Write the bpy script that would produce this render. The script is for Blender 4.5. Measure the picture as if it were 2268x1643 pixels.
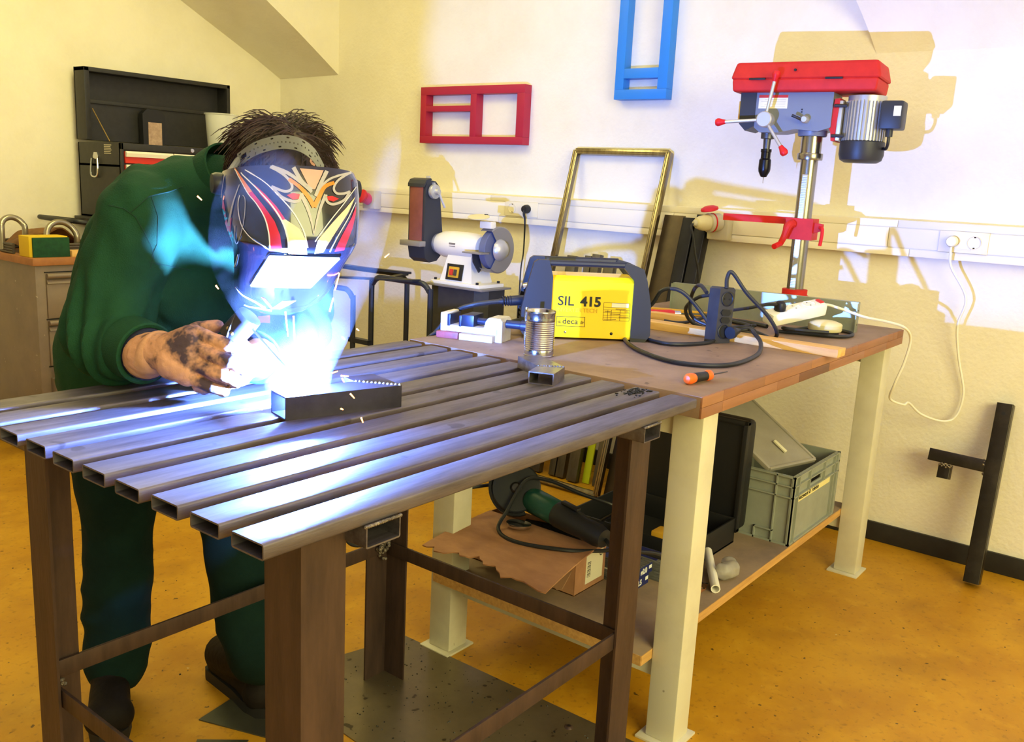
import bpy, bmesh, math, random
from mathutils import Vector, Matrix, noise, geometry
from mathutils.bvhtree import BVHTree

for o in list(bpy.data.objects):
    bpy.data.objects.remove(o, do_unlink=True)
SC = bpy.context.scene
COL = SC.collection
random.seed(7)

# ------------------------------------------------------------------ camera
CAM_POS = Vector((-0.58261, -0.78342, 1.25634))
CAM_R = Vector((0.61736598, -0.78511212, 0.04958037))
CAM_U = Vector((0.13000034, 0.16397718, 0.97786062))
CAM_F = Vector((0.77586027, 0.59725241, -0.20329877))
FPX = 1999.155                                   # focal length in pixels of a 2268 wide frame
cam = bpy.data.cameras.new('camera')
cam.sensor_width = 36.0
cam.sensor_fit = 'HORIZONTAL'
cam.lens = FPX / 2268 * 36.0
cam.clip_start = 0.02
camo = bpy.data.objects.new('camera', cam)
COL.objects.link(camo)
camo.matrix_world = Matrix(((CAM_R.x, CAM_U.x, -CAM_F.x, CAM_POS.x), (CAM_R.y, CAM_U.y, -CAM_F.y, CAM_POS.y),
                            (CAM_R.z, CAM_U.z, -CAM_F.z, CAM_POS.z), (0, 0, 0, 1)))
SC.camera = camo

# ------------------------------------------------------------------ light
ARC = Vector((0.392, 0.434, 0.8965))
w = bpy.data.worlds.new('room_light')
SC.world = w
w.use_nodes = True
w.node_tree.nodes['Background'].inputs[0].default_value = (1.0, 0.92, 0.44, 1)
w.node_tree.nodes['Background'].inputs[1].default_value = 0.64


def area(name, loc, target, sx, sy, power, col):
    l = bpy.data.lights.new(name, 'AREA')
    l.shape = 'RECTANGLE'
    l.size, l.size_y, l.energy, l.color = sx, sy, power, col
    o = bpy.data.objects.new(name, l)
    COL.objects.link(o)
    o.location = loc
    o.rotation_euler = (Vector(target) - Vector(loc)).to_track_quat('-Z', 'Y').to_euler()
    return o


WARM = (1.0, 0.925, 0.38)
area('ceiling_lamp_light', (0.9, 0.1, 2.68), (0.9, 0.1, 0), 1.3, 1.6, 58, WARM)
area('ceiling_lamp_light', (1.2, 2.2, 2.68), (1.2, 2.2, 0), 1.0, 0.8, 27, WARM)
area('window_light', (-0.1, -3.2, 1.9), (1.8, 1.0, 0.9), 2.4, 1.6, 148, (1.0, 0.93, 0.42))
ARC_STRENGTH = 98000.0                              # the arc itself is the lamp (see welding_arc)
SMOKE = 0.6

SC.view_settings.view_transform = 'Standard'
SC.view_settings.look = 'None'
SC.view_settings.exposure = 0.0
SC.view_settings.gamma = 1.0
SC.view_settings.use_curve_mapping = False


# ------------------------------------------------------------------ materials
def lin(c):
    r = []
    for v in c:
        v = v / 255.0
        r.append(v / 12.92 if v <= 0.04045 else ((v + 0.055) / 1.055) ** 2.4)
    return (*r, 1.0)


MATS = {}


def M(name, col, rough=0.5, metal=0.0, col2=None, scale=12.0, fac=(0.35, 0.7), bump=0.0, bscale=None, spec=0.5,
      trans=0.0, alpha=1.0, emit=None, estr=0.0, stretch=None, coat=0.0, detail=6, ior=1.45):
    if name in MATS:
        return MATS[name]
    m = bpy.data.materials.new(name)
    m.use_nodes = True
    nt = m.node_tree
    b = nt.nodes['Principled BSDF']
    b.inputs['Base Color'].default_value = lin(col)
    b.inputs['Roughness'].default_value = rough
    b.inputs['Metallic'].default_value = metal
    b.inputs['Specular IOR Level'].default_value = spec
    b.inputs['Transmission Weight'].default_value = trans
    b.inputs['IOR'].default_value = ior
    b.inputs['Alpha'].default_value = alpha
    b.inputs['Coat Weight'].default_value = coat
    if emit is not None:
        b.inputs['Emission Color'].default_value = lin(emit)
        b.inputs['Emission Strength'].default_value = estr
    tc = nt.nodes.new('ShaderNodeTexCoord')
    vec = tc.outputs['Object']
    if stretch:
        mp = nt.nodes.new('ShaderNodeMapping')
        mp.inputs['Scale'].default_value = stretch
        nt.links.new(vec, mp.inputs[0])
        vec = mp.outputs[0]
    if col2 is not None:
        n = nt.nodes.new('ShaderNodeTexNoise')
        n.inputs['Scale'].default_value = scale
        n.inputs['Detail'].default_value = detail
        n.inputs['Roughness'].default_value = 0.65
        nt.links.new(vec, n.inputs['Vector'])
        mr = nt.nodes.new('ShaderNodeMapRange')
        mr.inputs['From Min'].default_value, mr.inputs['From Max'].default_value = fac
        nt.links.new(n.outputs['Fac'], mr.inputs['Value'])
        mx = nt.nodes.new('ShaderNodeMix')
        mx.data_type = 'RGBA'
        mx.inputs['A'].default_value = lin(col)
        mx.inputs['B'].default_value = lin(col2)
        nt.links.new(mr.outputs[0], mx.inputs['Factor'])
        nt.links.new(mx.outputs['Result'], b.inputs['Base Color'])
    if bump:
        n2 = nt.nodes.new('ShaderNodeTexNoise')
        n2.inputs['Scale'].default_value = bscale or scale * 4
        n2.inputs['Detail'].default_value = 5
        nt.links.new(vec, n2.inputs['Vector'])
        bp = nt.nodes.new('ShaderNodeBump')
        bp.inputs['Strength'].default_value = bump
        bp.inputs['Distance'].default_value = 0.01
        nt.links.new(n2.outputs['Fac'], bp.inputs['Height'])
        nt.links.new(bp.outputs[0], b.inputs['Normal'])
    MATS[name] = m
    return m


def add_specks(m, col, scale, thresh, amount=1.0, soft=0.03, detail=2):
    """Lay small dark flecks (dirt, chips) over a material's colour."""
    nt = m.node_tree
    b = nt.nodes['Principled BSDF']
    tc = nt.nodes.new('ShaderNodeTexCoord')
    n = nt.nodes.new('ShaderNodeTexNoise')
    n.inputs['Scale'].default_value = scale
    n.inputs['Detail'].default_value = detail
    nt.links.new(tc.outputs['Object'], n.inputs['Vector'])
    mr = nt.nodes.new('ShaderNodeMapRange')
    mr.inputs['From Min'].default_value, mr.inputs['From Max'].default_value = thresh, thresh + soft
    mr.inputs['To Max'].default_value = amount
    nt.links.new(n.outputs['Fac'], mr.inputs['Value'])
    mx = nt.nodes.new('ShaderNodeMix')
    mx.data_type = 'RGBA'
    src = b.inputs['Base Color']
    if src.links:
        nt.links.new(src.links[0].from_socket, mx.inputs['A'])
    else:
        mx.inputs['A'].default_value = src.default_value
    mx.inputs['B'].default_value = lin(col)
    nt.links.new(mr.outputs[0], mx.inputs['Factor'])
    nt.links.new(mx.outputs['Result'], b.inputs['Base Color'])
    return m


# ------------------------------------------------------------------ mesh building
class MB:
    def __init__(s):
        s.v, s.f = [], []

    def add(s, vs, fs):
        n = len(s.v)
        s.v += [Vector(p) for p in vs]
        s.f += [tuple(i + n for i in f) for f in fs]
        return s

    def box(s, a, b, bev=0.0, mat=None):
        x0, x1 = min(a[0], b[0]), max(a[0], b[0])
        y0, y1 = min(a[1], b[1]), max(a[1], b[1])
        z0, z1 = min(a[2], b[2]), max(a[2], b[2])
        bev = min(bev, (x1 - x0) * .45, (y1 - y0) * .45, (z1 - z0) * .45)
        if bev <= 0:
            vs = [(x, y, z) for z in (z0, z1) for y in (y0, y1) for x in (x0, x1)]
            fs = [(0, 2, 3, 1), (4, 5, 7, 6), (0, 1, 5, 4), (2, 6, 7, 3), (0, 4, 6, 2), (1, 3, 7, 5)]
        else:
            bm = bmesh.new()
            bmesh.ops.create_cube(bm, size=1.0)
            for q in bm.verts:
                q.co = Vector(((x0 + x1) / 2 + q.co.x * (x1 - x0), (y0 + y1) / 2 + q.co.y * (y1 - y0), (z0 + z1) / 2 + q.co.z * (z1 - z0)))
            bmesh.ops.bevel(bm, geom=bm.edges[:], offset=bev, segments=2, affect='EDGES', profile=0.6)
            bm.verts.index_update()
            vs = [q.co.copy() for q in bm.verts]
            fs = [tuple(q.index for q in f.verts) for f in bm.faces]
            bm.free()
        if mat is not None:
            vs = [mat @ Vector(p) for p in vs]
        return s.add(vs, fs)

    def bar(s, p, q, wx, wz, up=(0, 0, 1), bev=0.0):
        """rectangular bar between two points; wx across, wz along up"""
        p, q = Vector(p), Vector(q)
        d = (q - p)
        L = d.length
        d.normalize()
        side = d.cross(Vector(up)).normalized()
        u = side.cross(d)
        m = Matrix(((d.x, side.x, u.x, p.x), (d.y, side.y, u.y, p.y), (d.z, side.z, u.z, p.z), (0, 0, 0, 1)))
        return s.box((0, -wx / 2, -wz / 2), (L, wx / 2, wz / 2), bev, m)

    def hollow(s, p, q, wx, wz, t, up=(0, 0, 1), r=0.004):
        """hollow rectangular tube with rounded outer corners, open at both ends"""
        p, q = Vector(p), Vector(q)
        d = (q - p)
        L = d.length
        d.normalize()
        side = d.cross(Vector(up)).normalized()
        u = side.cross(d)
        out, inn = [], []
        for (cx, cy, a0) in ((1, 1, 0), (-1, 1, 90), (-1, -1, 180), (1, -1, 270)):
            for k in range(4):
                a = math.radians(a0 + 30 * k)
                out.append((cx * (wx / 2 - r) + r * math.cos(a), cy * (wz / 2 - r) + r * math.sin(a)))
                ri = max(r - t, 0.0008)
                inn.append((cx * (wx / 2 - t - ri) + ri * math.cos(a), cy * (wz / 2 - t - ri) + ri * math.sin(a)))
        n = len(out)
        vs = []
        for c in (0, L):
            for ring in (out, inn):
                vs += [p + d * c + side * a + u * b for a, b in ring]
        fs = []
        for i in range(n):
            j = (i + 1) % n
            fs.append((i, j, 2 * n + j, 2 * n + i))
            fs.append((n + j, n + i, 3 * n + i, 3 * n + j))
            fs.append((j, i, n + i, n + j))
            fs.append((2 * n + i, 2 * n + j, 3 * n + j, 3 * n + i))
        return s.add(vs, fs)

    def prism(s, poly, d, origin=(0, 0, 0), ax=(1, 0, 0), ay=(0, 1, 0), az=(0, 0, 1)):
        """polygon given in the ax/ay plane, extruded by d along az"""
        o, ax, ay, az = Vector(origin), Vector(ax), Vector(ay), Vector(az)
        n = len(poly)
        lo = [o + ax * a + ay * b for a, b in poly]
        hi = [q + az * d for q in lo]
        tris = geometry.tessellate_polygon([[Vector((a, b, 0)) for a, b in poly]])
        fs = [tuple(t) for t in tris] + [tuple(i + n for i in reversed(t)) for t in tris]
        fs += [(i, (i + 1) % n, n + (i + 1) % n, n + i) for i in range(n)]
        return s.add(lo + hi, fs)

    def cyl(s, p, q, r0, r1=None, n=20, cap=True):
        r1 = r0 if r1 is None else r1
        p, q = Vector(p), Vector(q)
        d = (q - p).normalized()
        a = d.orthogonal().normalized()
        b = d.cross(a)
        vs = []
        for c, r in ((p, r0), (q, r1)):
            vs += [c + (a * math.cos(2 * math.pi * i / n) + b * math.sin(2 * math.pi * i / n)) * r for i in range(n)]
        fs = [(i, (i + 1) % n, n + (i + 1) % n, n + i) for i in range(n)]
        if cap:
            fs += [tuple(reversed(range(n))), tuple(range(n, 2 * n))]
        return s.add(vs, fs)

    def lathe(s, prof, origin=(0, 0, 0), axis=(0, 0, 1), n=28, ang=2 * math.pi, start=0.0, ref=None):
        """prof = [(radius, height)] turned about axis"""
        o, d = Vector(origin), Vector(axis).normalized()
        a = Vector(ref).normalized() if ref is not None else d.orthogonal().normalized()
        b = d.cross(a)
        full = abs(ang - 2 * math.pi) < 1e-6
        m = n if full else n + 1
        vs = []
        for r, h in prof:
            for i in range(m):
                t = start + ang * i / n
                vs.append(o + d * h + (a * math.cos(t) + b * math.sin(t)) * r)
        fs = []
        for k in range(len(prof) - 1):
            for i in range(n):
                j = (i + 1) % m
                fs.append((k * m + i, k * m + j, (k + 1) * m + j, (k + 1) * m + i))
        return s.add(vs, fs)

    def ball(s, c, r, n=14, sc=(1, 1, 1)):
        prof = [(max(r * math.sin(math.pi * k / n), 1e-5), -r * math.cos(math.pi * k / n)) for k in range(n + 1)]
        t = MB().lathe(prof, n=2 * n)
        return s.add([Vector((q.x * sc[0], q.y * sc[1], q.z * sc[2])) + Vector(c) for q in t.v], t.f)

    def tube(s, pts, r, n=8, smooth=True, cap=True, rr=None, sub=8):
        """round tube along a path (Catmull-Rom smoothed)"""
        P = [Vector(p) for p in pts]
        R = rr if rr else [r] * len(P)
        if smooth and len(P) > 2:
            Q, RQ = [], []
            for i in range(len(P) - 1):
                p0, p1, p2, p3 = P[max(i - 1, 0)], P[i], P[i + 1], P[min(i + 2, len(P) - 1)]
                for k in range(sub):
                    t = k / sub
                    Q.append(0.5 * ((2 * p1) + (p2 - p0) * t + (2 * p0 - 5 * p1 + 4 * p2 - p3) * t * t + (3 * p1 - p0 - 3 * p2 + p3) * t ** 3))
                    RQ.append(R[i] * (1 - t) + R[i + 1] * t)
            Q.append(P[-1])
            RQ.append(R[-1])
        else:
            Q, RQ = P, R
        d = (Q[1] - Q[0]).normalized()
        a = d.orthogonal().normalized()
        vs = []
        for i, c in enumerate(Q):
            e = (Q[min(i + 1, len(Q) - 1)] - Q[max(i - 1, 0)]).normalized()
            a = (a - e * a.dot(e))
            a = a.normalized() if a.length > 1e-6 else e.orthogonal().normalized()
            b = e.cross(a)
            vs += [c + (a * math.cos(2 * math.pi * k / n) + b * math.sin(2 * math.pi * k / n)) * RQ[i] for k in range(n)]
        fs = []
        for i in range(len(Q) - 1):
            for k in range(n):
                fs.append((i * n + k, i * n + (k + 1) % n, (i + 1) * n + (k + 1) % n, (i + 1) * n + k))
        if cap:
            fs += [tuple(reversed(range(n))), tuple(range((len(Q) - 1) * n, len(Q) * n))]
        return s.add(vs, fs)

    def grid(s, fn, nu, nv, closed_u=False):
        vs = [fn(i / nu, j / nv) for j in range(nv + 1) for i in range(nu + 1)]
        fs = [(j * (nu + 1) + i, j * (nu + 1) + i + 1, (j + 1) * (nu + 1) + i + 1, (j + 1) * (nu + 1) + i) for j in range(nv) for i in range(nu)]
        return s.add(vs, fs)

    def xf(s, m):
        s.v = [m @ p for p in s.v]
        return s


ROOT = {}


def smooth_by_angle(me, deg=35):
    bm = bmesh.new()
    bm.from_mesh(me)
    bmesh.ops.recalc_face_normals(bm, faces=bm.faces)
    lim = math.radians(deg)
    for f in bm.faces:
        f.smooth = True
    for e in bm.edges:
        if len(e.link_faces) == 2:
            e.smooth = e.calc_face_angle(0) < lim
        else:
            e.smooth = False
    bm.to_mesh(me)
    bm.free()


def tag(o, label=None, cat=None, group=None, kind=None):
    if label:
        o['label'] = label
    if cat:
        o['category'] = cat
    if group:
        o['group'] = group
    if kind:
        o['kind'] = kind
    return o


def obj(name, mb, mat, parent=None, world=False, label=None, flat=False, recalc=True, thick=0.0):
    """one mesh object; world=True: vertices are given in world space"""
    me = bpy.data.meshes.new(name)
    vs = mb.v
    if world and parent is not None:
        mi = ROOT[parent.name].inverted()
        vs = [mi @ p for p in vs]
    me.from_pydata([tuple(p) for p in vs], [], mb.f)
    me.validate()
    if not flat:
        smooth_by_angle(me)
    me.materials.append(mat)
    o = bpy.data.objects.new(name, me)
    COL.objects.link(o)
    if thick:
        md = o.modifiers.new('thickness', 'SOLIDIFY')
        md.thickness = thick
        md.offset = 0
    if parent is not None:
        o.parent = parent
        ROOT[o.name] = ROOT[parent.name]
    else:
        ROOT[o.name] = Matrix()
    if label:
        o['label'] = label
    return o


def thing(name, label, cat, loc=(0, 0, 0), rotz=0.0, group=None, rot=None):
    o = bpy.data.objects.new(name, None)
    o.empty_display_size = 0.05
    COL.objects.link(o)
    o.location = loc
    o.rotation_euler = rot if rot is not None else (0, 0, rotz)
    ROOT[o.name] = Matrix.Translation(Vector(loc)) @ o.rotation_euler.to_matrix().to_4x4()
    return tag(o, label, cat, group)


def solo(name, mb, mat, label, cat, group=None, **k):
    """a thing that is one mesh; its origin is set to the base of the mesh"""
    c = Vector((sum(p.x for p in mb.v) / len(mb.v), sum(p.y for p in mb.v) / len(mb.v), min(p.z for p in mb.v)))
    o = obj(name, MB().add([p - c for p in mb.v], mb.f), mat, **k)
    o.location = c
    ROOT[o.name] = Matrix.Translation(c)
    return tag(o, label, cat, group)


def struct(name, mb, mat, parent=None, **k):
    o = obj(name, mb, mat, parent, **k)
    if parent is None:
        o['kind'] = 'structure'
    return o


FONT = None


def text_mb(txt, size, origin, ax, ay, depth=0.0006, bold=0.0, italic=0.0, spacing=1.0, wscale=1.0):
    """lettering as thin raised mesh; ax = reading direction, ay = up"""
    cu = bpy.data.curves.new('txt', 'FONT')
    cu.body = txt
    cu.size = size
    cu.extrude = depth
    cu.offset = bold
    cu.shear = italic
    cu.space_character = spacing
    cu.resolution_u = 3
    to = bpy.data.objects.new('txt', cu)
    COL.objects.link(to)
    dg = bpy.context.evaluated_depsgraph_get()
    me = bpy.data.meshes.new_from_object(to.evaluated_get(dg))
    o, ax, ay = Vector(origin), Vector(ax).normalized(), Vector(ay).normalized()
    az = ax.cross(ay)
    mb = MB().add([o + ax * (q.co.x * wscale) + ay * q.co.y + az * q.co.z for q in me.vertices], [tuple(f.vertices) for f in me.polygons])
    bpy.data.objects.remove(to, do_unlink=True)
    bpy.data.curves.remove(cu)
    bpy.data.meshes.remove(me)
    return mb


def frame_m(o, x, y, z):
    return Matrix(((x[0], y[0], z[0], o[0]), (x[1], y[1], z[1], o[1]), (x[2], y[2], z[2], o[2]), (0, 0, 0, 1)))


def copy_tree(o, loc=None, rotz=None, parent=None):
    c = o.copy()
    COL.objects.link(c)
    if parent is not None:
        c.parent = parent
    if loc is not None:
        c.location = loc
    if rotz is not None:
        c.rotation_euler = (0, 0, rotz)
    for ch in list(o.children):
        copy_tree(ch, parent=c)
    return c


def fused(cones, voxel=0.008, smooth_it=4, folds=None, seed=0):
    """one continuous surface grown from overlapping tapered round limbs [(p, rp, q, rq)]"""
    mb = MB()
    for p, rp, q, rq in cones:
        p, q = Vector(p), Vector(q)
        mb.ball(p, rp, 8)
        if (q - p).length > 1e-5:
            mb.cyl(p, q, rp, rq, 16)
            mb.ball(q, rq, 8)
    me = bpy.data.meshes.new('fuse')
    me.from_pydata([tuple(p) for p in mb.v], [], mb.f)
    bm = bmesh.new()
    bm.from_mesh(me)
    bmesh.ops.recalc_face_normals(bm, faces=bm.faces)
    bm.to_mesh(me)
    bm.free()
    o = bpy.data.objects.new('fuse', me)
    COL.objects.link(o)
    r = o.modifiers.new('r', 'REMESH')
    r.mode = 'VOXEL'
    r.voxel_size = voxel
    sm = o.modifiers.new('s', 'SMOOTH')
    sm.iterations = smooth_it
    sm.factor = 0.6
    dg = bpy.context.evaluated_depsgraph_get()
    m2 = bpy.data.meshes.new_from_object(o.evaluated_get(dg))
    out = MB()
    nn = [q.normal.copy() for q in m2.vertices]
    vs = [q.co.copy() for q in m2.vertices]
    if folds:
        vs = [p + n * folds(p, n) for p, n in zip(vs, nn)]
    out.add(vs, [tuple(f.vertices) for f in m2.polygons])
    bpy.data.objects.remove(o, do_unlink=True)
    bpy.data.meshes.remove(me)
    bpy.data.meshes.remove(m2)
    return out
# ------------------------------------------------------------------ palette
m_wall = M('wall_plaster', (238, 231, 214), 0.85, col2=(230, 222, 202), scale=3, fac=(.4, .7), bump=0.25, bscale=60, spec=.2)
m_floor = M('ochre_floor_paint', (194, 142, 24), 0.5, col2=(164, 108, 12), scale=2.6, fac=(.40, .76), bump=0.12, bscale=30, spec=.4, detail=12)
add_specks(m_floor, (132, 86, 16), 4.5, 0.52, 0.55, .25, 10)
add_specks(m_floor, (208, 158, 40), 14.0, 0.56, 0.35, .14, 8)
add_specks(m_floor, (110, 72, 22), 60.0, 0.58, 0.40, .12, 4)
add_specks(m_floor, (52, 38, 16), 46.0, 0.70, 0.8)
add_specks(m_floor, (206, 190, 140), 34.0, 0.765, 0.6)
m_trunk = M('trunking_plastic', (236, 228, 208), 0.4)
m_base = M('black_skirting', (28, 26, 26), 0.5, col2=(44, 42, 40), scale=9)
m_steel = M('mill_steel', (126, 119, 126), 0.52, 0.84, col2=(94, 87, 94), scale=7, fac=(.35, .7), bump=.06, bscale=60, stretch=(1, 9, 9))
add_specks(m_steel, (60, 52, 50), 16, 0.70, 0.5)
m_steel_in = M('tube_inside', (48, 40, 44), 0.7, 0.3)
m_angle = M('brown_angle_steel', (88, 68, 60), 0.5, 0.45, col2=(60, 47, 44), scale=5, fac=(.3, .75), bump=.08, stretch=(6, 6, 1))
m_weld = M('weld_bead', (150, 140, 132), 0.45, 0.8, col2=(60, 52, 48), scale=60, bump=.6)
m_cream = M('cream_leg_paint', (206, 200, 178), 0.5, col2=(186, 178, 156), scale=5, fac=(.45, .8))
add_specks(m_cream, (110, 96, 76), 26, 0.74, 0.7)
m_benchtop = M('worn_brown_board', (152, 124, 100), 0.6, col2=(112, 88, 70), scale=4.2, fac=(.35, .7), bump=.1, bscale=40, detail=9)
add_specks(m_benchtop, (62, 42, 34), 30, 0.70, 0.6)
m_edge = [M('beech_edge_%s' % n, c, .5, col2=c2, scale=9, stretch=(.5, 6, 6)) for n, c, c2 in
          (('a', (154, 104, 74), (134, 88, 62)), ('b', (144, 96, 68), (124, 80, 56)), ('c', (162, 112, 80), (142, 95, 66)), ('d', (112, 72, 54), (94, 60, 44)))]
m_ply = M('shelf_board', (150, 128, 104), .7, col2=(112, 94, 78), scale=4, fac=(.35, .7), detail=9)
m_plyedge = M('shelf_edge', (204, 158, 92), .6, col2=(170, 126, 70), scale=20, stretch=(.3, 5, 5))
m_black = M('black_plastic', (26, 26, 30), .45)
m_rubber = M('black_cable', (30, 31, 36), .45)

WX, WY = 2.85, 3.65
# ------------------------------------------------------------------ the room
struct('floor', MB().box((-4, -4, -0.1), (WX + .2, WY + .2, 0)), m_floor)
struct('wall_right', MB().box((WX, -4, 0), (WX + .2, WY + .2, 3.0)), m_wall)
struct('wall_left', MB().box((-4, WY, 0), (WX, WY + .2, 3.0)), m_wall)
# wall arch that springs from the corner, and the vault over the right end of the wall
back = [(2.848, 1.778), (2.68, 1.868), (2.488, 1.962), (2.35, 2.03), (2.22, 2.095), (1.95, 2.21), (1.6, 2.33), (1.2, 2.43), (.6, 2.5), (-.4, 2.52)]
front = [(2.85, 1.785), (2.71, 1.878), (2.575, 1.966), (2.47, 2.03), (2.379, 2.085), (2.12, 2.22), (1.75, 2.35), (1.3, 2.45), (.65, 2.51), (-.4, 2.53)]
a = MB()
n = len(back)
vs = [(x, WY, z) for x, z in back] + [(x, 3.15, z) for x, z in front] + [(x, 3.15, 3.0) for x, z in front] + [(x, WY, 3.0) for x, z in back]
fs = []
for i in range(n - 1):
    fs += [(i, i + 1, n + i + 1, n + i), (n + i, n + i + 1, 2 * n + i + 1, 2 * n + i), (2 * n + i, 2 * n + i + 1, 3 * n + i + 1, 3 * n + i)]
a.add(vs, fs)
struct('trim_1', a, m_wall)
prof = [(WX, 1.772), (2.835, 1.83), (2.80, 1.90), (2.735, 1.99), (2.63, 2.09), (2.46, 2.21), (2.2, 2.33), (1.8, 2.44), (1.2, 2.52), (0.2, 2.55)]
a = MB()
vs = []
for x, z in prof:
    vs += [(x, -4, z), (x, .30 + .40 * (z - 1.772), z)]
fs = [(2 * i, 2 * i + 1, 2 * i + 3, 2 * i + 2) for i in range(len(prof) - 1)]
k = len(vs)
vs += [(x, .30 + .40 * (z - 1.772), z) for x, z in prof] + [(WX, .30 + .40 * (z - 1.772), z) for x, z in prof]
fs += [(k + i, k + i + 1, k + len(prof) + i + 1, k + len(prof) + i) for i in range(len(prof) - 1)]
a.add(vs, fs)
struct('trim_2', a, m_wall)
struct('ceiling', MB().box((-4, -4, 2.8), (WX + .2, WY + .2, 3.0)), m_wall)
struct('baseboard_right', MB().box((WX - .014, -4, 0), (WX, WY, .072), .002), m_base)
struct('baseboard_left', MB().box((-4, WY - .014, 0), (WX - .014, WY, .072), .002), m_base)

# cable trunking along the wall: a body with a top strip, cover plates and a bottom strip
t = struct('trim_3', MB().box((WX - .046, -4, 1.073), (WX, WY, 1.198), .002), m_trunk)
ys = [-4, -1.3, .162, 1.02, 1.72, 2.75, WY]
for i in range(len(ys) - 1):
    struct('cover_plate', MB().box((WX - .052, ys[i] + .0012, 1.102), (WX - .046, ys[i + 1] - .0012, 1.170), .0012), m_trunk, t)
ys = [-4, .085, 1.95, WY]
for i in range(len(ys) - 1):
    struct('trunking_strip', MB().box((WX - .050, ys[i] + .0012, 1.0735), (WX - .046, ys[i + 1] - .0012, 1.099), .0012), m_trunk, t)
    struct('trunking_strip', MB().box((WX - .050, ys[i] + .05 + .0012, 1.1725), (WX - .046, min(ys[i + 1] + .05, WY) - .0012, 1.197), .0012), m_trunk, t)
struct('trunking_strip', MB().box((WX - .050, -4, 1.1725), (WX - .046, -3.951, 1.197), .0012), m_trunk, t)

# steel sheets lying on the floor
m_sheet = M('floor_sheet', (128, 116, 92), .3, .55, col2=(96, 84, 66), scale=3, fac=(.35, .7), detail=9)
add_specks(m_sheet, (40, 32, 26), 24, 0.66, .8)
m_sheet2 = M('dark_floor_sheet', (84, 84, 70), .35, .4, col2=(60, 60, 52), scale=4)


def flat_plate(name, pts, z0, z1, m, label, cat, grp=None):
    c = Vector((sum(p[0] for p in pts) / len(pts), sum(p[1] for p in pts) / len(pts), 0))
    r = thing(name, label, cat, c, group=grp)
    return r, obj('sheet', MB().prism([(p[0] - c.x, p[1] - c.y) for p in pts], z1 - z0, (0, 0, z0)), m, r)


r, s = flat_plate('steel_floor_plate', [(1.098, .838), (.70, .945), (.62, -.30), (1.112, -.35)], 0.0, .003, m_sheet,
                  'large worn grey steel sheet screwed to floor under the welding table', 'floor plate')
for (x, y) in ((1.03, .80), (.72, .88), (1.05, .25)):
    sc = obj('screw', MB().lathe([(.0001, .0075), (.006, .0075), (.010, .0045), (.011, .003)], (x, y, 0)), m_angle, r, world=True)
    obj('screw_recess', MB().cyl((x, y, .0073), (x, y, .0082), .0035, n=8), m_black, sc, world=True)
# ------------------------------------------------------------------ welding table
SL, PITCH, SWD, STH, HT = 1.051, .085, .060, .020, .85
tb = thing('welding_table', 'steel welding table with ten hollow tube slats on brown angle legs', 'table', (.5, .42, 0))
for i in range(10):
    y = i * PITCH + SWD / 2
    x0 = random.uniform(-.002, .002)
    obj('slat', MB().hollow((x0, y, HT - STH / 2), (SL + random.uniform(-.002, .002), y, HT - STH / 2), SWD, STH, .0022, r=.0032), m_steel, tb, world=True)
for x in (.18, .868):
    obj('cross_bearer', MB().hollow((x, -.004, .815), (x, .835, .815), .060, .030, .0022, r=.0032), m_steel, tb, world=True)
    wb = MB()
    for k in range(16):
        wb.ball((x - .03 + k * .004, -.0035, .8295), .0032, 5, (1, .8, .8))
    obj('weld_seam', wb, m_weld, tb, world=True)
LA, LT = .072, .005


def angle_leg(vx, vy, sx, sy):
    """angle steel post: corner at vx,vy, flanges run towards sx and sy"""
    pts = [(0, 0), (sx * LA, 0), (sx * LA, sy * LT), (sx * LT, sy * LT), (sx * LT, sy * LA), (0, sy * LA)]
    return MB().prism(pts, (.8296 if vx < .5 else .7995) - .003, (vx, vy, .003))


legs = [(.080, .765, 1, -1), (.080, .035, 1, 1), (.935, .755, -1, -1), (.935, .035, -1, 1)]
for lg in legs:
    obj('leg', angle_leg(*lg), m_angle, tb, world=True)
SZ = .345


def flat_bar(p, q, z, h=.034, t=.006):
    return MB().bar((p[0], p[1], z), (q[0], q[1], z), t, h, bev=.001)


for p, q, z in (((.10, .755), (.925, .747), .352), ((.928, .74), (.928, .045), .347), ((.09, .75), (.09, .045), .328), ((.09, .044), (.925, .044), .375)):
    obj('stretcher', flat_bar(p, q, z), m_angle, tb, world=True)
for (x, y) in ((.905, .738), (.915, .06), (.10, .74)):
    wb = MB()
    for k in range(9):
        wb.ball((x + random.uniform(-.012, .012), y + random.uniform(-.01, .01), .345 + random.uniform(-.02, .02)), .0045, 5)
    obj('weld_seam', wb, m_weld, tb, world=True)
for (x, y) in ((.906, .728), ):
    wb = MB()
    for k in range(14):
        wb.ball((x + random.uniform(-.022, .022), y + random.uniform(-.004, .02), .365 + random.uniform(-.012, .014)), .006, 5)
    obj('weld_seam', wb, m_weld, tb, world=True)

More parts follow.
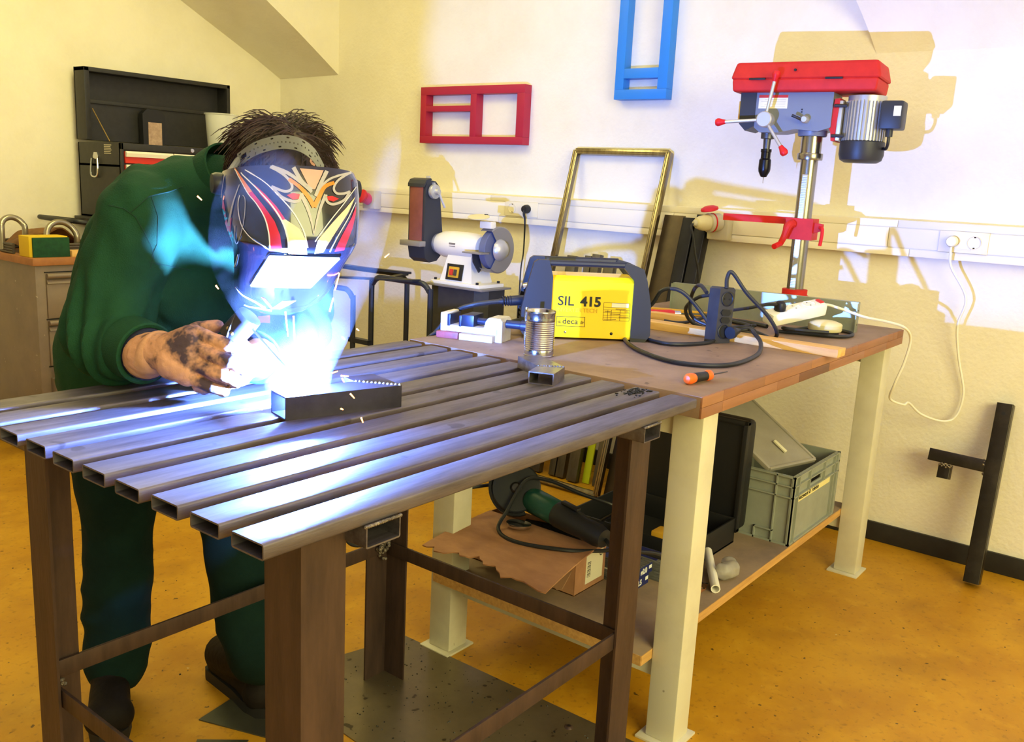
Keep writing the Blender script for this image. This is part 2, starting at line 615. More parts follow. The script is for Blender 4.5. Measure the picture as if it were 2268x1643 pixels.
# ------------------------------------------------------------------ workbench
BX0, BX1, BY0, BY1 = 1.076, 2.535, 0.0, .833
wbn = thing('workbench', 'wooden topped workbench with cream metal legs and a lower shelf', 'workbench', (1.8, .42, 0))
obj('bench_top', MB().box((BX0, BY0 + .004, .802), (BX1, BY1, .850), .003), m_benchtop, wbn, world=True)
x = BX0
random.seed(3)
rows = [(.8025, .8265), (.8265, .8495)]
for z0, z1 in rows:
    x = BX0
    while x < BX1 - .001:
        L = random.choice((.07, .10, .14, .22, .30, .05))
        x1 = min(x + L, BX1)
        mm = random.choice((m_edge[0], m_edge[0], m_edge[0], m_edge[0], m_edge[1], m_edge[2]))
        if z0 < .81 and 1.55 < x < 1.75 and random.random() < .7:
            mm = m_edge[3]
        obj('edge_stave', MB().box((x + .0003, BY0, z0 + .0003), (x1 - .0003, BY0 + .005, z1 - .0003), .0006), mm, wbn, world=True)
        x = x1
for (lx, ly) in ((1.146, .026), (2.443, .026), (1.108, .686), (2.443, .686)):
    lg = obj('leg', MB().box((lx, ly, .006), (lx + .073, ly + .073, .802), .004), m_cream, wbn, world=True)
    obj('foot_plate', MB().box((lx - .018, ly - .012, 0), (lx + .09, ly + .09, .006), .001), m_cream, lg, world=True)
obj('apron', MB().box((1.155, .10, .735), (1.18, .686, .802), .002), m_cream, wbn, world=True)
obj('apron', MB().box((2.455, .10, .735), (2.48, .686, .802), .002), m_cream, wbn, world=True)
obj('shelf_rail', MB().box((1.160, .098, .150), (1.185, .69, .200), .002), m_cream, wbn, world=True)
obj('shelf_rail', MB().box((2.46, .098, .150), (2.485, .69, .200), .002), m_cream, wbn, world=True)
sh = obj('shelf', MB().box((1.098, .101, .200), (2.51, .742, .225), .001), m_ply, wbn, world=True)
obj('shelf_edge', MB().box((1.0985, .0995, .2003), (2.5095, .1012, .2247)), m_plyedge, sh, world=True)
obj('shelf_edge', MB().box((1.0965, .101, .2003), (1.0985, .742, .2247)), m_plyedge, sh, world=True)
SHZ = .225
# ------------------------------------------------------------------ inverter welder on the bench
m_yel = M('yellow_sheet_metal', (246, 202, 8), .35, coat=.3)
m_dkblue = M('welder_black_plastic', (27, 27, 32), .42)
m_print = M('black_print', (14, 14, 14), .5)
m_print_y = M('faded_yellow_print', (214, 172, 20), .5)
m_lab = M('white_label', (224, 218, 190), .5)
m_chrome = M('polished_metal', (200, 200, 205), .18, 1.0)
m_iron = M('dull_iron', (96, 94, 96), .4, .8, col2=(70, 68, 70), scale=14)

WAX, WNV = Vector((.671, -.741, 0)), Vector((.741, .671, 0))
wd = thing('welding_machine', 'yellow and black portable welding machine with top handle on the workbench', 'welding machine', (1.385, .612, .85), math.atan2(-.741, .671))
# local axes: x along the printed side, y into depth, z up
D_ = .135
bd = obj('body_panel', MB().prism([(0, .006), (D_, .006), (D_, .158), (D_ - .012, .172), (.012, .172), (0, .158)], .225, (0, 0, 0), (0, 1, 0), (0, 0, 1), (1, 0, 0)), m_yel, wd)
# front bezel: thick black frame, slanted face
fb = [(.002, .0), (-.062, .0), (-.078, .02), (-.078, .085), (-.060, .165), (-.050, .205), (-.040, .212), (-.010, .212), (.002, .168)]
for y0, y1 in ((-.006, .018), (D_ - .018, D_ + .006)):
    obj('front_bezel', MB().prism(fb, y1 - y0, (0, y0, 0), (1, 0, 0), (0, 0, 1), (0, 1, 0)), m_dkblue, wd)
obj('front_panel', MB().prism([(.0, .004), (-.050, .004), (-.060, .02), (-.060, .088), (-.044, .165), (0, .168)], D_ - .036, (0, .018, 0), (1, 0, 0), (0, 0, 1), (0, 1, 0)), m_dkblue, wd)
for k in range(5):
    obj('vent_slat', MB().box((-.075, .018, .026 + k * .013), (-.058, D_ - .018, .031 + k * .013), .001), m_black, wd)
kn = obj('control_knob', MB().cyl((-.052, .045, .135), (-.072, .045, .130), .013, n=16), m_chrome, wd)
# rear bezel
rb = [(.222, .0), (.262, .0), (.276, .02), (.272, .10), (.258, .165), (.246, .198), (.228, .205), (.196, .212), (.192, .200), (.222, .166)]
for y0, y1 in ((-.006, .018), (D_ - .018, D_ + .006)):
    obj('rear_bezel', MB().prism(rb, y1 - y0, (0, y0, 0), (1, 0, 0), (0, 0, 1), (0, 1, 0)), m_dkblue, wd)
obj('rear_panel', MB().box((.222, .018, .003), (.258, D_ - .018, .166), .003), m_dkblue, wd)
for y in (.004, D_ - .004):
    obj('handle', MB().tube([(-.03, y, .204), (.20, y, .206)], .0085, 10), m_dkblue, wd)
obj('lettering', text_mb('SIL', .036, (.018, -.0012, .093), (1, 0, 0), (0, 0, 1), bold=.0002, wscale=1.05), m_print, wd, label='black printed letters SIL')
obj('lettering', text_mb('415', .036, (.080, -.0012, .093), (1, 0, 0), (0, 0, 1), bold=.0012, wscale=1.05), m_print, wd, label='bold black printed number 415')
obj('lettering', text_mb('INVERTER TECH', .0155, (.016, -.0012, .076), (1, 0, 0), (0, 0, 1), bold=.0003), m_print_y, wd, label='faint printed words INVERTER TECH')
obj('lettering', text_mb('deca', .022, (.034, -.0012, .043), (1, 0, 0), (0, 0, 1), wscale=1.05), m_print, wd, label='black printed word deca in a box')
fr = MB()
for (a0, b0, a1, b1) in ((.018, .036, .096, .0372), (.018, .0618, .096, .063), (.018, .036, .0192, .063), (.0948, .036, .096, .063)):
    fr.box((a0, -.0012, b0), (a1, 0, b1))
for sgn, cx in ((-1, .0265), (1, .0875)):
    for k in range(3):
        fr.bar((cx + sgn * (k * .0028 - .003), -.0006, .044), (cx + sgn * (k * .0028 - .001), -.0006, .052 - k * .001), .0012, .0012, up=(0, 1, 0))
obj('logo_frame', fr, m_print, wd)
rp = MB().box((.166, -.0008, .092), (.212, 0, .104))
obj('rating_label', rp, m_lab, wd)
fr = MB()
for z in (.056, .064, .070, .078, .085, .092, .104):
    fr.box((.144, -.001, z), (.216, 0, z + .0007))
for xx in (.144, .156, .166, .19, .2155):
    fr.box((xx, -.001, .056), (xx + .0007, 0, .104 if xx in (.144, .2155) else .085))
for k in range(26):
    xx, z = .147 + (k * 37 % 60) * .00108, .058 + (k % 5) * .0072
    fr.box((xx, -.001, z + .001), (xx + .006, 0, z + .0022))
fr.ball((.171, -.0003, .098), .003, 6, (1, .15, 1))
obj('rating_table', fr, m_print, wd, label='small black printed rating table')
for xx, mm in ((.044, m_chrome), (.170, m_print)):
    obj('screw', MB().lathe([(.0001, .0018), (.0030, .0014), (.0042, 0)], (xx, 0, .020), (0, -1, 0), 14), mm, wd)
for xx in (.012, .245):
    for yy in (.012, D_ - .012):
        pass
# lead plugged in the front
ld = thing('welding_lead', 'black rubber welding lead plugged into front of the yellow machine', 'cable', (1.30, .70, .85))
q0 = Vector((1.385, .612, .85)) + WAX * -.06 + WNV * .05 + Vector((0, 0, .097))
q1 = q0 + Vector((-.060, .050, -.006))
obj('plug', MB().lathe([(.0001, -.012), (.012, -.012), (.013, .0), (.014, .02), (.0135, .045), (.010, .062), (.007, .078)], q0, (q1 - q0), 18), m_dkblue, ld, world=True)
rg = MB()
for k in range(4):
    rg.lathe([(.0125, -.0016), (.0148, 0), (.0125, .0016)], q0 + (q1 - q0).normalized() * (.046 + k * .007), (q1 - q0), 16)
obj('strain_relief', rg, m_dkblue, ld, world=True)
pe = q0 + (q1 - q0).normalized() * .076
obj('cable', MB().tube([pe, pe + Vector((-.05, .05, -.012)), (1.25, .84, .90), (1.205, .90, .80), (1.12, .93, .62), (1.04, .93, .50), (.99, .93, .47)], .0065, 10), m_rubber, ld, world=True)
q0b = Vector((1.385, .612, .85)) + WAX * -.055 + WNV * .05 + Vector((0, 0, .035))
ld2 = thing('earth_lead', 'black plug and lead low on the front of the yellow machine', 'cable', (1.34, .68, .85))
dd = Vector((-.05, .055, -.012)).normalized()
obj('plug', MB().lathe([(.0001, -.012), (.012, -.012), (.014, .0), (.0145, .03), (.011, .055), (.007, .07)], q0b, dd, 18), m_dkblue, ld2, world=True)
pe = q0b + dd * .068
obj('cable', MB().tube([pe, pe + dd * .03 + Vector((0, 0, -.004)), (1.30, .80, .8585), (1.20, .843, .857), (1.12, .87, .80), (1.05, .865, .78), (1.01, .846, .812)], .0055, 10), m_rubber, ld2, world=True)
obj('earth_clamp', MB().box((.985, .826, .806), (1.015, .858, .830), .004), m_iron, ld2, world=True)

# ------------------------------------------------------------------ tin can
m_tin = M('tin_plate', (205, 205, 208), .16, 1.0, col2=(170, 168, 170), scale=20)
prof = [(.0345, .0), (.0370, .0008), (.0372, .003), (.0360, .0045), (.0362, .014)]
for k in range(14):
    z = .017 + k * .0052
    prof += [(.0354, z), (.0364, z + .0026)]
prof += [(.0362, .092), (.0362, .104), (.0372, .1065), (.0374, .109), (.0366, .1105), (.0352, .1085), (.0350, .02), (.0001, .018)]
cn = solo('tin_can', MB().lathe([(.0001, .002)] + prof, (1.168, .485, .85), n=40), m_tin, 'empty ribbed tin can beside the drill vise and yellow welder', 'can')

# ------------------------------------------------------------------ small drill vise
m_white = M('white_enamel', (214, 210, 206), .4, col2=(186, 180, 172), scale=18, fac=(.45, .75))
m_visered = M('red_worn_paint', (168, 78, 76), .5, col2=(120, 60, 58), scale=30)
m_visecream = M('cream_worn_paint', (206, 186, 146), .5, col2=(166, 140, 104), scale=30)
m_jaw = M('blued_jaw_steel', (62, 66, 88), .35, .7)
vx = Vector((.30, -.954, 0)).normalized()
vs_ = thing('drill_vise', 'small white drill press vise with steel jaws on bench corner', 'vise', (1.155, .812, .85), math.atan2(vx.y, vx.x))
obj('base_foot', MB().box((0, -.002, 0), (.062, .10, .017), .002), m_visered, vs_, label='red painted base foot')
obj('base_foot', MB().box((.066, -.004, 0), (.160, .10, .017), .002), m_visecream, vs_, label='cream painted base foot')
obj('bed', MB().box((.012, .014, .017), (.165, .086, .034), .003), m_white, vs_)
obj('fixed_jaw', MB().box((.006, .010, .017), (.024, .090, .066), .003), m_white, vs_)
obj('jaw_plate', MB().box((.024, .014, .030), (.032, .086, .062), .001), m_jaw, vs_)
obj('moving_jaw', MB().box((.064, .016, .034), (.098, .084, .064), .002), m_jaw, vs_)
obj('jaw_plate', MB().box((.057, .014, .032), (.064, .086, .061), .001), m_jaw, vs_)
nb = MB().prism([(.118, .0), (.118, .03), (.128, .036), (.132, .052), (.140, .062), (.172, .062), (.178, .054), (.178, .0)], .066, (0, .017, 0), (1, 0, 0), (0, 0, 1), (0, 1, 0))
obj('nut_block', nb, m_white, vs_)
obj('screw_spindle', MB().cyl((.098, .05, .046), (.125, .05, .046), .009), m_jaw, vs_)
obj('screw_spindle', MB().lathe([(.0001, 0), (.011, 0), (.011, .040), (.014, .042), (.014, .062), (.0001, .064)], (.178, .05, .046), (1, 0, 0), 18), m_jaw, vs_)
obj('handle_bar', MB().cyl((.231, .05, .0), (.231, .05, .096), .0045), m_chrome, vs_)

# ------------------------------------------------------------------ screwdriver
m_orange = M('orange_plastic', (240, 104, 26), .4)
sdx = Vector((1.246 - 1.157, .066 - .079, 0)).normalized()
sd = thing('screwdriver', 'orange and black stubby screwdriver lying on the bench edge', 'screwdriver', (1.152, .079, .8625), math.atan2(sdx.y, sdx.x))
obj('handle_end', MB().lathe([(.0001, 0), (.0085, .002), (.0122, .009), (.0122, .018), (.0105, .028)], (0, 0, 0), (1, 0, 0), 18), m_orange, sd)
gp = MB().lathe([(.0105, .026), (.0112, .032), (.0104, .05), (.0098, .066), (.0104, .074)], (0, 0, 0), (1, 0, 0), 12)
obj('grip', gp, m_black, sd)
obj('collar', MB().lathe([(.0104, .072), (.0120, .080), (.0115, .088), (.006, .096), (.0001, .096)], (0, 0, 0), (1, 0, 0), 18), m_orange, sd)
obj('blade', MB().cyl((.094, 0, 0), (.158, 0, 0), .0018, .0014, 8), m_iron, sd)

# ------------------------------------------------------------------ mitred steel offcut on the slats
m_bare = M('bare_ground_steel', (158, 150, 146), .28, .85, col2=(112, 104, 100), scale=14, fac=(.4, .7), stretch=(1, 4, 4))


def mitred(name, label, p0, corner, p1, wdt, hgt, z, wall=.0025, m=m_bare):
    """two box tubes in an L, mitred at the corner; open ends"""
    p0, c, p1 = Vector((*p0, 0)), Vector((*corner, 0)), Vector((*p1, 0))
    d0, d1 = (c - p0).normalized(), (p1 - c).normalized()
    n0, n1 = Vector((-d0.y, d0.x, 0)), Vector((-d1.y, d1.x, 0))
    mi = (n0 + n1).normalized()
    mi = mi / mi.dot(n0)

    def ring(b, nn, w, z0, z1):
        return [b + nn * (w / 2) + Vector((0, 0, z0)), b - nn * (w / 2) + Vector((0, 0, z0)), b - nn * (w / 2) + Vector((0, 0, z1)), b + nn * (w / 2) + Vector((0, 0, z1))]
    r = thing(name, label, 'steel part', (c.x, c.y, z))
    for (e, b0, nn0, b1, nn1) in (('arm', p0, n0, c, mi), ('arm', c, mi, p1, n1)):
        vs = []
        for bb, nn in ((b0, nn0), (b1, nn1)):
            vs += ring(bb, nn, wdt, 0, hgt)
            vs += ring(bb, nn, wdt - 2 * wall, wall, hgt - wall)
        fs = []
        for i in range(4):
            j = (i + 1) % 4
            fs += [(i, j, 8 + j, 8 + i), (4 + j, 4 + i, 12 + i, 12 + j), (j, i, 4 + i, 4 + j), (8 + i, 8 + j, 12 + j, 12 + i)]
        mb = MB().add([q + Vector((0, 0, z)) for q in vs], fs)
        obj(e, mb, m, r, world=True)
    return r


br = mitred('steel_corner_offcut', 'grey mitred steel tube corner lying on slats by the can', (.905, .285), (.975, .310), (1.035, .415), .055, .026, .85)
wb = MB()
for k in range(10):
    t_ = k / 9
    wb.ball((.992 - .034 * t_, .290 + .041 * t_, .8762), .0026, 5)
obj('weld_seam', wb, m_weld, br, world=True)
wp = mitred('steel_workpiece', 'dark steel tube corner being welded at the bright arc', (.350, .429), (.534, .380), (.5535, .4525), .062, .040, .85, m=M('dark_mill_scale', (66, 62, 76), .4, .6, col2=(48, 44, 56), scale=12))
wb = MB()
for k in range(12):
    t_ = k / 11
    wb.ball((.554 - .041 * t_, .345 + .071 * t_, .8902), .0030, 5)
obj('weld_seam', wb, m_weld, wp, world=True)

# ------------------------------------------------------------------ laths, tray, strips, odds and ends on the bench
m_pine = M('pine_wood', (226, 184, 112), .6, col2=(200, 150, 82), scale=7, stretch=(6, .6, 6), fac=(.35, .7))
solo('wooden_lath', MB().box((1.785, -.034, .8502), (1.845, .80, .872), .0015), m_pine, 'long pale wooden lath overhanging the front edge of bench', 'wood')
solo('wooden_lath', MB().bar((2.0, .66, .861), (2.005, .50, .861), .04, .021, bev=.0015), m_pine, 'short pale wooden batten behind the long lath', 'wood')
m_zinc = M('zinc_sheet', (168, 174, 158), .35, .5, col2=(146, 152, 138), scale=6)
ty = thing('metal_channel', 'long grey sheet metal channel standing on edge along the bench back', 'channel', (2.27, .4, .85))
A_, B_ = Vector((2.245, .705, .85)), Vector((2.300, .085, .85))
dv = (B_ - A_).normalized()
nn = Vector((-dv.y, dv.x, 0))
nn = nn if nn.x > 0 else -nn
obj('web', MB().bar(A_ + Vector((0, 0, .048)), B_ + Vector((0, 0, .048)), .0016, .096), m_zinc, ty, world=True)
for zz in (.0008, .0952):
    obj('flange', MB().bar(A_ + nn * .012 + Vector((0, 0, zz)), B_ + nn * .012 + Vector((0, 0, zz)), .024, .0016), m_zinc, ty, world=True)
for e, sg in ((A_, -1), (B_, 1)):
    tb_ = obj('end_tab', MB().bar(e - nn * .014 + Vector((0, 0, .048)), e + nn * .024 + Vector((0, 0, .048)), .0016, .092), m_zinc, ty, world=True)
    for hz in (.025, .07):
        obj('hole', MB().cyl(e + nn * .008 + dv * .0012 * sg + Vector((0, 0, hz)), e + nn * .008 + dv * .0016 * sg + Vector((0, 0, hz)), .003, n=10), m_black, tb_, world=True)
sl = MB().bar(A_ + dv * .17 - nn * .0012 + Vector((0, 0, .040)), A_ + dv * .178 - nn * .0012 + Vector((0, 0, .040)), .0008, .030)
obj('slot', sl, m_iron, ty, world=True)

# black upright multi-socket with its cord
m_blk2 = M('black_hard_rubber', (44, 42, 44), .5, col2=(58, 56, 56), scale=20)
bs = thing('black_socket_strip', 'black multi socket block standing upright among coiled cable on bench', 'socket strip', (1.735, .270, .8502), math.radians(-28), rot=(math.radians(-4), math.radians(5), math.radians(-24)))
bb = obj('housing', MB().prism([(-.027, 0), (.027, 0), (.027, .150), (.020, .156), (-.020, .156), (-.027, .150)], .044, (0, 0, 0), (1, 0, 0), (0, 0, 1), (0, 1, 0)), m_blk2, bs)
so = obj('round_socket', MB().lathe([(.0195, -.001), (.0205, -.0025), (.0185, -.0035), (.0175, -.0008), (.0001, -.0008)], (0, 0, .123), (0, 1, 0), 24), m_black, bs)
for dx in (-.0085, .0085):
    obj('contact_hole', MB().cyl((dx, -.0012, .123), (dx, -.002, .123), .0025, n=8), m_print, so)
for z in (.085, .064):
    obj('flat_socket', MB().prism([(-.018, 0), (-.011, -.0085), (.011, -.0085), (.018, 0), (.011, .0085), (-.011, .0085)], .003, (0, -.003, z), (1, 0, 0), (0, 0, 1), (0, 1, 0)), m_print, bs)
obj('round_socket', MB().lathe([(.0195, -.001), (.0205, -.0025), (.0185, -.0035), (.0175, -.0008), (.0001, -.0008)], (0, 0, .033), (0, 1, 0), 24), m_black, bs)
cd = thing('black_power_cord', 'long black power cord looping over the bench from the welder', 'cord', (1.65, .3, .85))
Z = .8565
obj('cord', MB().tube([(1.655, .47, .885), (1.66, .49, .862), (1.63, .51, Z), (1.515, .45, Z), (1.40, .335, Z), (1.34, .20, Z), (1.41, .105, Z), (1.60, .112, Z), (1.74, .16, .866), (1.80, .205, .880), (1.83, .235, .885), (1.80, .258, .880), (1.752, .245, .878)], .0058, 10, sub=10), m_rubber, cd, world=True)
obj('plug', MB().lathe([(.0001, 0), (.017, 0), (.0175, .012), (.012, .024), (.007, .045)], (1.737, .250, .882), (.7, -.1, .05), 18), m_black, cd, world=True)
cd2 = thing('coiled_extension_cord', 'black extension cord coiled in loops around the upright socket block', 'cord', (1.7, .36, .85))
obj('cord', MB().tube([(1.64, .52, .885), (1.66, .46, .94), (1.665, .43, .985), (1.69, .385, .985), (1.73, .34, .93), (1.745, .30, .872), (1.70, .285, .8565), (1.60, .31, .8565), (1.56, .36, .8565), (1.60, .46, .8565), (1.68, .56, .8565)], .0056, 10, sub=10), m_rubber, cd2, world=True)
obj('cord', MB().tube([(1.742, .275, 1.002), (1.75, .28, 1.03), (1.757, .270, 1.046), (1.79, .235, .99), (1.84, .19, .93), (1.87, .17, .884), (1.90, .19, .8585), (1.96, .26, .8585), (2.04, .34, .8585), (2.1, .33, .8585)], .0056, 10, sub=10), m_rubber, cd2, world=True)
obj('cord', MB().tube([(1.735, .33, .985), (1.765, .365, 1.00), (1.80, .40, .985), (1.82, .42, .945), (1.815, .41, .905), (1.82, .37, .884), (1.84, .31, .880), (1.87, .255, .884), (1.90, .24, .864), (1.93, .27, .8585), (1.93, .34, .8585), (1.90, .40, .8585), (1.87, .44, .88), (1.845, .445, .92), (1.85, .41, .955), (1.87, .37, .965)], .0056, 10, sub=10), m_rubber, cd2, world=True)

# white strip resting on a cream junction puck
m_wht = M('white_plastic', (232, 228, 216), .4)
m_crm = M('cream_plastic', (216, 204, 158), .45)
pk = thing('cream_junction_box', 'round cream plastic box on black base under white socket strip', 'junction box', (2.165, .135, .85))
obj('base', MB().lathe([(.0001, 0), (.040, 0), (.042, .004), (.042, .014), (.0001, .014)], n=28), m_black, pk)
obj('cover', MB().lathe([(.0475, .014), (.050, .018), (.050, .034), (.047, .038), (.030, .044), (.0001, .046)], n=32), m_crm, pk)
ws = thing('white_socket_strip', 'white three way socket strip propped on the cream box', 'socket strip', (2.02, .262, .876), 0)
d = Vector((2.20 - 2.02, .165 - .262, .034))
ln = d.length
d.normalize()
sd_ = d.cross(Vector((0, 0, 1))).normalized()
up = sd_.cross(d)
up = (up * math.cos(.25) - sd_ * math.sin(.25) * -1)
up = (up - d * up.dot(d)).normalized()
sd_ = d.cross(up)
mm = frame_m((2.02, .262, .878), d, -sd_, up)
hb = MB().box((0, -.025, 0), (ln, .025, .040), .008).xf(mm)
hs = obj('housing', hb, m_wht, ws, world=True)
for k in range(3):
    c = .042 + k * .055
    sk = obj('socket', MB().lathe([(.0195, .0385), (.0205, .0405), (.0190, .041), (.0180, .0395), (.0001, .0395)], (c, 0, 0), (0, 0, 1), 22).xf(mm), m_wht, ws, world=True)
    for dy in (-.009, .009):
        obj('contact_hole', MB().cyl((c, dy, .0396), (c, dy, .0402), .0026, n=8).xf(mm), m_iron, sk, world=True)
m_redsw = M('red_switch', (196, 48, 40), .4)
obj('switch', MB().box((ln - .020, -.012, .039), (ln - .006, .012, .044), .001).xf(mm), m_redsw, ws, world=True)
pg = thing('black_plug', 'black plug pushed into the left end of white strip', 'plug', (2.05, .25, .91))
obj('plug_body', MB().lathe([(.0001, .041), (.017, .041), (.018, .055), (.012, .066), (.0001, .068)], (.042, 0, 0), (0, 0, 1), 18).xf(mm), m_black, pg, world=True)
obj('cord', MB().tube([mm @ Vector((.036, .0, .058)), mm @ Vector((0, .010, .062)), mm @ Vector((-.05, .03, .052)), (2.01, .40, .90), (1.96, .50, .8585), (1.93, .56, .8585)], .005, 8), m_rubber, pg, world=True)
wc = thing('white_power_cord', 'white cord hanging from wall outlet along the bench to white strip', 'cord', (2.5, -.05, .85))
e0 = mm @ Vector((ln, 0, .02))
obj('cord', MB().tube([e0, e0 + d * .03, (2.29, .06, .905), (2.40, .02, .885), (2.49, -.012, .862), (2.545, -.022, .82), (2.548, -.012, .74), (2.55, .01, .66), (2.60, .03, .60), (2.66, .0, .575), (2.69, -.01, .578), (2.74, -.045, .535), (2.80, -.105, .512), (2.825, -.140, .535), (2.83, -.150, .62), (2.82, -.120, .74), (2.80, -.105, .85), (2.79, -.12, .95), (2.78, -.062, 1.05), (2.775, -.054, 1.10), (2.778, -.053, 1.125)], .0042, 8, sub=8), m_wht, wc, world=True)
obj('plug', MB().lathe([(.0001, 0), (.015, 0), (.018, .006), (.0185, .020), (.0185, .034)], (2.764, -.053, 1.137), (1, 0, 0), 20), m_wht, wc, world=True)

# loose tools at the back
m_red = M('red_handle', (196, 40, 48), .35)
fl = thing('red_handled_file', 'file with a red handle lying behind the yellow welder', 'file', (2.0, .66, .862))
a0, a1 = Vector((1.99, .68, .864)), Vector((2.10, .58, .864))
dr = (a1 - a0).normalized()
obj('handle', MB().lathe([(.0001, 0), (.010, .003), (.0125, .02), (.0115, .07), (.013, .10), (.010, .115)], a0, dr, 16), m_red, fl, world=True)
obj('ferrule', MB().lathe([(.0095, .112), (.0095, .136), (.005, .138)], a0, dr, 16), m_chrome, fl, world=True)
obj('blade', MB().bar(a0 + dr * .135, a0 + dr * .27, .012, .004), m_iron, fl, world=True)
m_ybar = M('yellow_bar', (206, 156, 40), .5)
solo('folding_rule', MB().bar((2.135, .74, .858), (2.205, .52, .858), .026, .015, bev=.002), m_ybar, 'yellow folding rule lying in front of metal channel', 'ruler')
pn = thing('marker_pencil', 'yellow and black pencil with brown end beside the coiled cord', 'pencil', (1.96, .25, .858))
a0, a1 = Vector((1.935, .310, .8545)), Vector((1.945, .175, .8545))
dr = (a1 - a0).normalized()
obj('barrel', MB().cyl(a0, a0 + dr * .085, .0042, n=10), m_black, pn, world=True)
obj('barrel_band', MB().cyl(a0 + dr * .02, a0 + dr * .05, .0044, n=10), m_ybar, pn, world=True)
obj('pencil_end', MB().cyl(a0 + dr * .085, a1, .0046, n=10), M('cork_brown', (150, 100, 46), .6), pn, world=True)
solo('steel_ruler', MB().bar((1.90, .50, .8507), (2.02, .335, .8507), .022, .001), m_chrome, 'thin bright steel ruler lying behind the long lath', 'ruler')
ch = thing('pliers', 'pair of pliers with black handles under the coiled cord', 'pliers', (2.06, .42, .855))
obj('handle', MB().tube([(2.14, .46, .858), (2.12, .41, .858), (2.10, .365, .858), (2.07, .325, .858)], .0065, 8), m_black, ch, world=True)
obj('handle', MB().tube([(2.14, .46, .858), (2.15, .40, .858), (2.14, .35, .858), (2.12, .30, .858)], .0065, 8), m_black, ch, world=True)
obj('jaws', MB().prism([(0, -.008), (.045, -.004), (.045, .004), (0, .008)], .012, (2.14, .455, .8515), (.05, .99, 0), (-.99, .05, 0)), m_chrome, ch, world=True)
ck = thing('small_chuck', 'round shiny metal drill chuck standing behind the loops', 'chuck', (2.17, .50, .85))
obj('body', MB().lathe([(.0001, 0), (.021, 0), (.021, .02), (.018, .024), (.018, .045), (.012, .054), (.0001, .054)], n=24), m_chrome, ck)
solo('black_cable_bundle', MB().tube([(2.06, .25, .8565), (2.09, .17, .8565), (2.125, .08, .8565), (2.18, .06, .8565), (2.235, .075, .8565), (2.26, .12, .8565), (2.23, .20, .8565), (2.15, .22, .8565), (2.07, .23, .868), (2.06, .19, .868), (2.10, .10, .868)], .0055, 8, sub=8), m_rubber,
     'thin black cable bunched on bench around the cream box', 'cable')
# soot and swarf on the slats and bench
random.seed(11)
ds = MB()
for k in range(150):
    a_, r_ = random.uniform(0, 6.28), abs(random.gauss(0, .022))
    x_, y_ = 1.005 + r_ * math.cos(a_) * 1.3, .118 + r_ * math.sin(a_) * .6
    if .088 < y_ < .142 and x_ < 1.045:
        s_ = random.uniform(.0008, .003)
        ds.box((x_ - s_, y_ - s_ * .6, .8502), (x_ + s_, y_ + s_ * .6, .8502 + s_ * .6))
tag(obj('metal_swarf', ds, m_print), 'small pile of dark metal swarf on second slat', 'swarf', kind='stuff')
# ------------------------------------------------------------------ picture-like frames on the wall
m_rfr = M('crimson_paint', (168, 26, 58), .45)
m_bfr = M('sky_blue_paint', (38, 128, 212), .4)
FXA, FXB = WX - .052, WX


def wall_frame(name, label, bars, mat, c):
    r = thing(name, label, 'wall frame', c)
    for nm, (y0, y1, z0, z1) in bars:
        obj(nm, MB().box((FXA, y0, z0), (FXB - .001, y1, z1), .0015), mat, r, world=True)
    return r


wall_frame('red_wall_frame', 'crimson rectangular wooden frame with three openings on white wall',
           [('top_rail', (1.826, 2.478, 1.662, 1.700)), ('bottom_rail', (1.826, 2.478, 1.432, 1.466)), ('stile', (1.826, 1.870, 1.466, 1.662)),
            ('stile', (2.440, 2.478, 1.466, 1.662)), ('divider', (2.113, 2.150, 1.466, 1.662)), ('divider', (2.150, 2.440, 1.583, 1.610))], m_rfr, (FXB, 2.15, 1.43))
wall_frame('blue_wall_frame', 'tall bright blue wooden frame high on the white wall',
           [('bottom_rail', (1.102, 1.350, 1.624, 1.664)), ('stile', (1.102, 1.146, 1.664, 2.26)), ('stile', (1.308, 1.350, 1.664, 2.26)),
            ('divider', (1.146, 1.308, 1.708, 1.748)), ('top_rail', (1.102, 1.350, 2.26, 2.30))], m_bfr, (FXB, 1.22, 1.62))

# ------------------------------------------------------------------ sockets on the trunking
TF = WX - .052                                    # face of the trunking covers
m_skt = M('ivory_socket', (232, 222, 196), .35)
m_cee = M('red_cee_plastic', (206, 30, 34), .45, spec=.3)
m_grey = M('light_grey_plastic', (196, 188, 162), .45)


def schuko(y, z, holes=True, par=None):
    s = obj('outlet', MB().lathe([(.0205, -.0012), (.0225, -.0028), (.0212, -.0032), (.0195, 0.006), (.0001, .006)], (TF - .006, y, z), (1, 0, 0), 26), m_skt, par, world=True)
    if holes:
        for dy in (-.0095, .0095):
            obj('contact_hole', MB().cyl((TF - .0002, y + dy, z), (TF - .0015, y + dy, z), .0028, n=10), m_print, s, world=True)
        for dz in (-.018, .018):
            obj('earth_clip', MB().box((TF - .006, y - .003, z + dz - .002), (TF - .001, y + .003, z + dz + .002)), m_iron, s, world=True)
    return s


